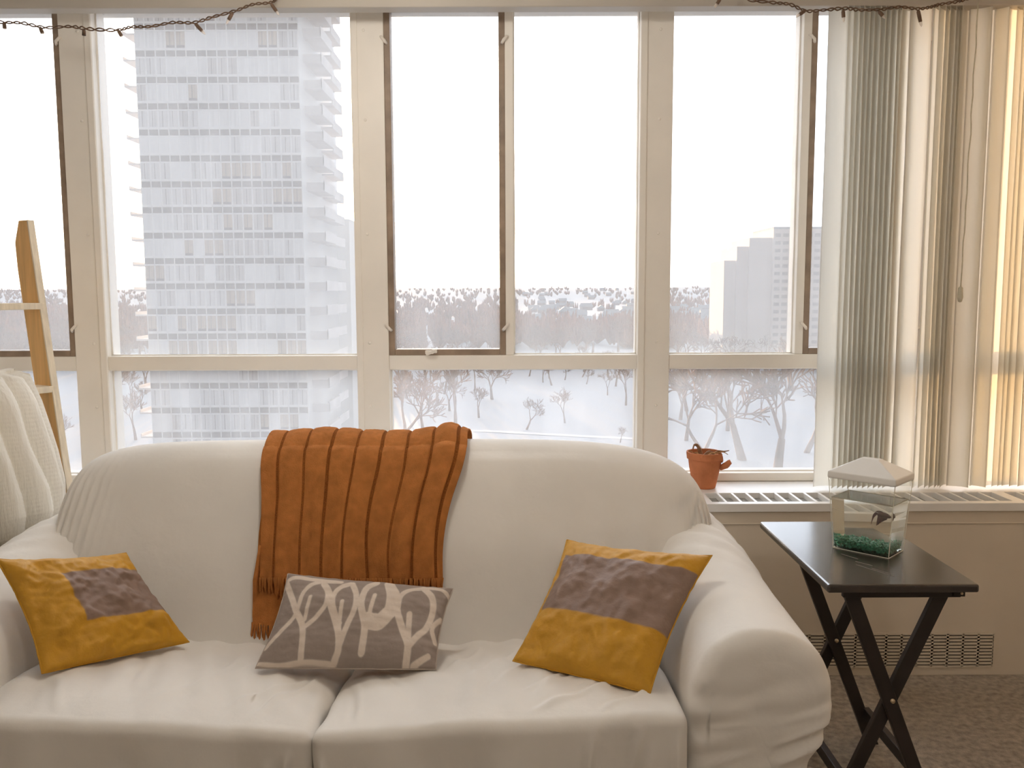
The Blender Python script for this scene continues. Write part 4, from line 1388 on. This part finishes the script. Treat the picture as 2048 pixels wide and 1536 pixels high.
tree(1252, 812, 728, 5, 'bare tree near the right end of the centre lower pane', rot=.7)
tree(1215, 792, 738, 0, 'little bare tree up the slope in the centre lower pane', rot=2.2)
tree(912, 862, 715, 5, 'tall bare tree with thick trunk above the right end of the throw', rot=1.9)
tree(848, 872, 740, 0, 'bare tree above the middle of the throw, left in the centre pane', rot=.9)
tree(985, 800, 722, 1, 'bare tree at the foot of the dark woods, centre pane', rot=4.0)
tree(788, 925, 730, 4, 'leaning bare tree beside the second mullion, centre pane', rot=.6)
tree(875, 812, 730, 2, 'bushy bare tree behind the tall thick-trunked one', rot=5.0)
tree(958, 835, 770, 3, 'bare sapling between the thick trunk and the leaning tree', rot=3.6)
tree(1240, 885, 850, 2, 'low dark thicket tree by the third mullion, bottom of centre pane', rot=2.6)
tree(240, 862, 735, 5, 'bare tree left of the tower foot, beside the first mullion', rot=.8)
tree(272, 880, 780, 0, 'small snowy tree against the left edge of the tower', rot=1.7)
tree(690, 890, 700, 4, 'bare tree with diagonal branches right of the tower foot', rot=3.3)
tree(655, 850, 745, 2, 'bare tree close to the right side of the tower foot', rot=2.8)
tree(130, 905, 830, 0, 'low bare tree in the far left lower pane beside the ladder', rot=2.0)
def scatter(count, zones, label, group):
    done = tries = 0
    while done < count and tries < 6000:
        tries += 1
        z = rtree.choice(zones)
        px, base, h = rtree.uniform(z[0], z[1]), rtree.uniform(z[2], z[3]), rtree.uniform(z[4], z[5])
        if not room_for(px, base, h): continue
        tree(px, base, base - h, rtree.randrange(6), label, group); done += 1
scatter(34, [(785, 965, 758, 835, 55, 90), (785, 965, 758, 835, 55, 90), (1345, 1600, 775, 900, 70, 120), (1345, 1600, 775, 900, 70, 120), (222, 292, 770, 850, 60, 90), (625, 712, 770, 850, 60, 100), (1040, 1270, 752, 775, 40, 60)],
    'bare tree in the loose grove on the near side of the woods', 'bare trees in the near grove')
scatter(70, [(785, 1010, 700, 752, 50, 80), (1030, 1280, 700, 752, 50, 75), (1340, 1600, 705, 752, 50, 85), (0, 150, 705, 752, 50, 80), (215, 290, 705, 752, 50, 80), (625, 712, 705, 752, 50, 80)],
    'bare tree in the belt of woods across the park', 'bare trees in the belt of woods')
# ---- snow-roofed houses beyond
rh = random.Random(31)
hw_ = MB(); hw_.box((-6, -4.5, -1), (6, 4.5, 4.2))
hr = MB(); hr.add([(-6.6, -5.2, 4.0), (6.6, -5.2, 4.0), (6.6, 5.2, 4.0), (-6.6, 5.2, 4.0), (-6.6, 0, 8.0), (6.6, 0, 8.0)], [(0, 1, 5, 4), (2, 3, 4, 5), (1, 2, 5), (3, 0, 4), (3, 2, 1, 0)])
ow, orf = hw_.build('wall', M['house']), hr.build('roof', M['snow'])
mw, mr_ = ow.data, orf.data
bpy.data.objects.remove(ow); bpy.data.objects.remove(orf)
HOUSES = []
for k in range(400):
    if len(HOUSES) >= 74: break
    if len(HOUSES) < 54: px, py = rh.uniform(1035, 1275), lerp(598, 655, rh.random() ** 1.3)
    else: px, py = rh.uniform(1345, 1440), rh.uniform(618, 650)
    g = PZ(px, py, GZ); g.z = gz(g.x, g.y)
    if any(math.hypot(g.x - a_, g.y - b_) < 21 for a_, b_ in HOUSES): continue
    HOUSES.append((g.x, g.y))
    h = thing('house', 'snow-roofed house in the cluster beyond the woods', 'house', tuple(g), 'snow-roofed houses beyond the woods')
    h.rotation_euler = (0, 0, rh.choice([0, 0, .3, -.25, 1.57]))
    s = rh.uniform(.9, 1.3); h.scale = (s, s, s)
    for nm, me in (('wall', mw), ('roof', mr_)):
        o = bpy.data.objects.new(nm, me); COL.objects.link(o); o.parent = h
# ---- the far woods: nobody could count them
wd = MB(); rw = random.Random(9)
def far_tree(x, y, h, w):
    z = gz(x, y) - .5
    c = Vector((x, y, z))
    for q in range(7):
        a = rw.uniform(0, 6.28); t = rw.uniform(.35, 1.0)
        tip = c + Vector((math.cos(a) * w * t, math.sin(a) * w * t, h * rw.uniform(.72, 1.0)))
        mid = c + Vector((math.cos(a) * w * t * .8, math.sin(a) * w * t * .8, h * rw.uniform(.35, .5)))
        wd.tube([c + Vector((0, 0, h * .08)), mid, tip], [w * .10, w * .30, w * .05], 4, cap=False)
for k in range(3600):
    y = 430 + 2600 * rw.random() ** 1.7
    x = (rw.random() - .5) * y * 1.25
    ppx = 1024 + x / y * 1770
    if 1035 < ppx < 1275 and 620 < y < 2300 and rw.random() < .86: continue
    if 1340 < ppx < 1440 and 700 < y < 1500 and rw.random() < .5: continue
    if any(abs(x - hx) < 17 and abs(y - hy) < 17 for hx, hy in HOUSES): continue
    if bx[0] - 9 < x < bx[5] + 9 and y < BY + 45: continue
    far_tree(x, y, rw.uniform(9, 17), rw.uniform(3.5, 6.5))
tag(wd.build('woods', M['woods']), 'hazy brown bare woods stretching to the horizon', 'woods', kind='stuff')
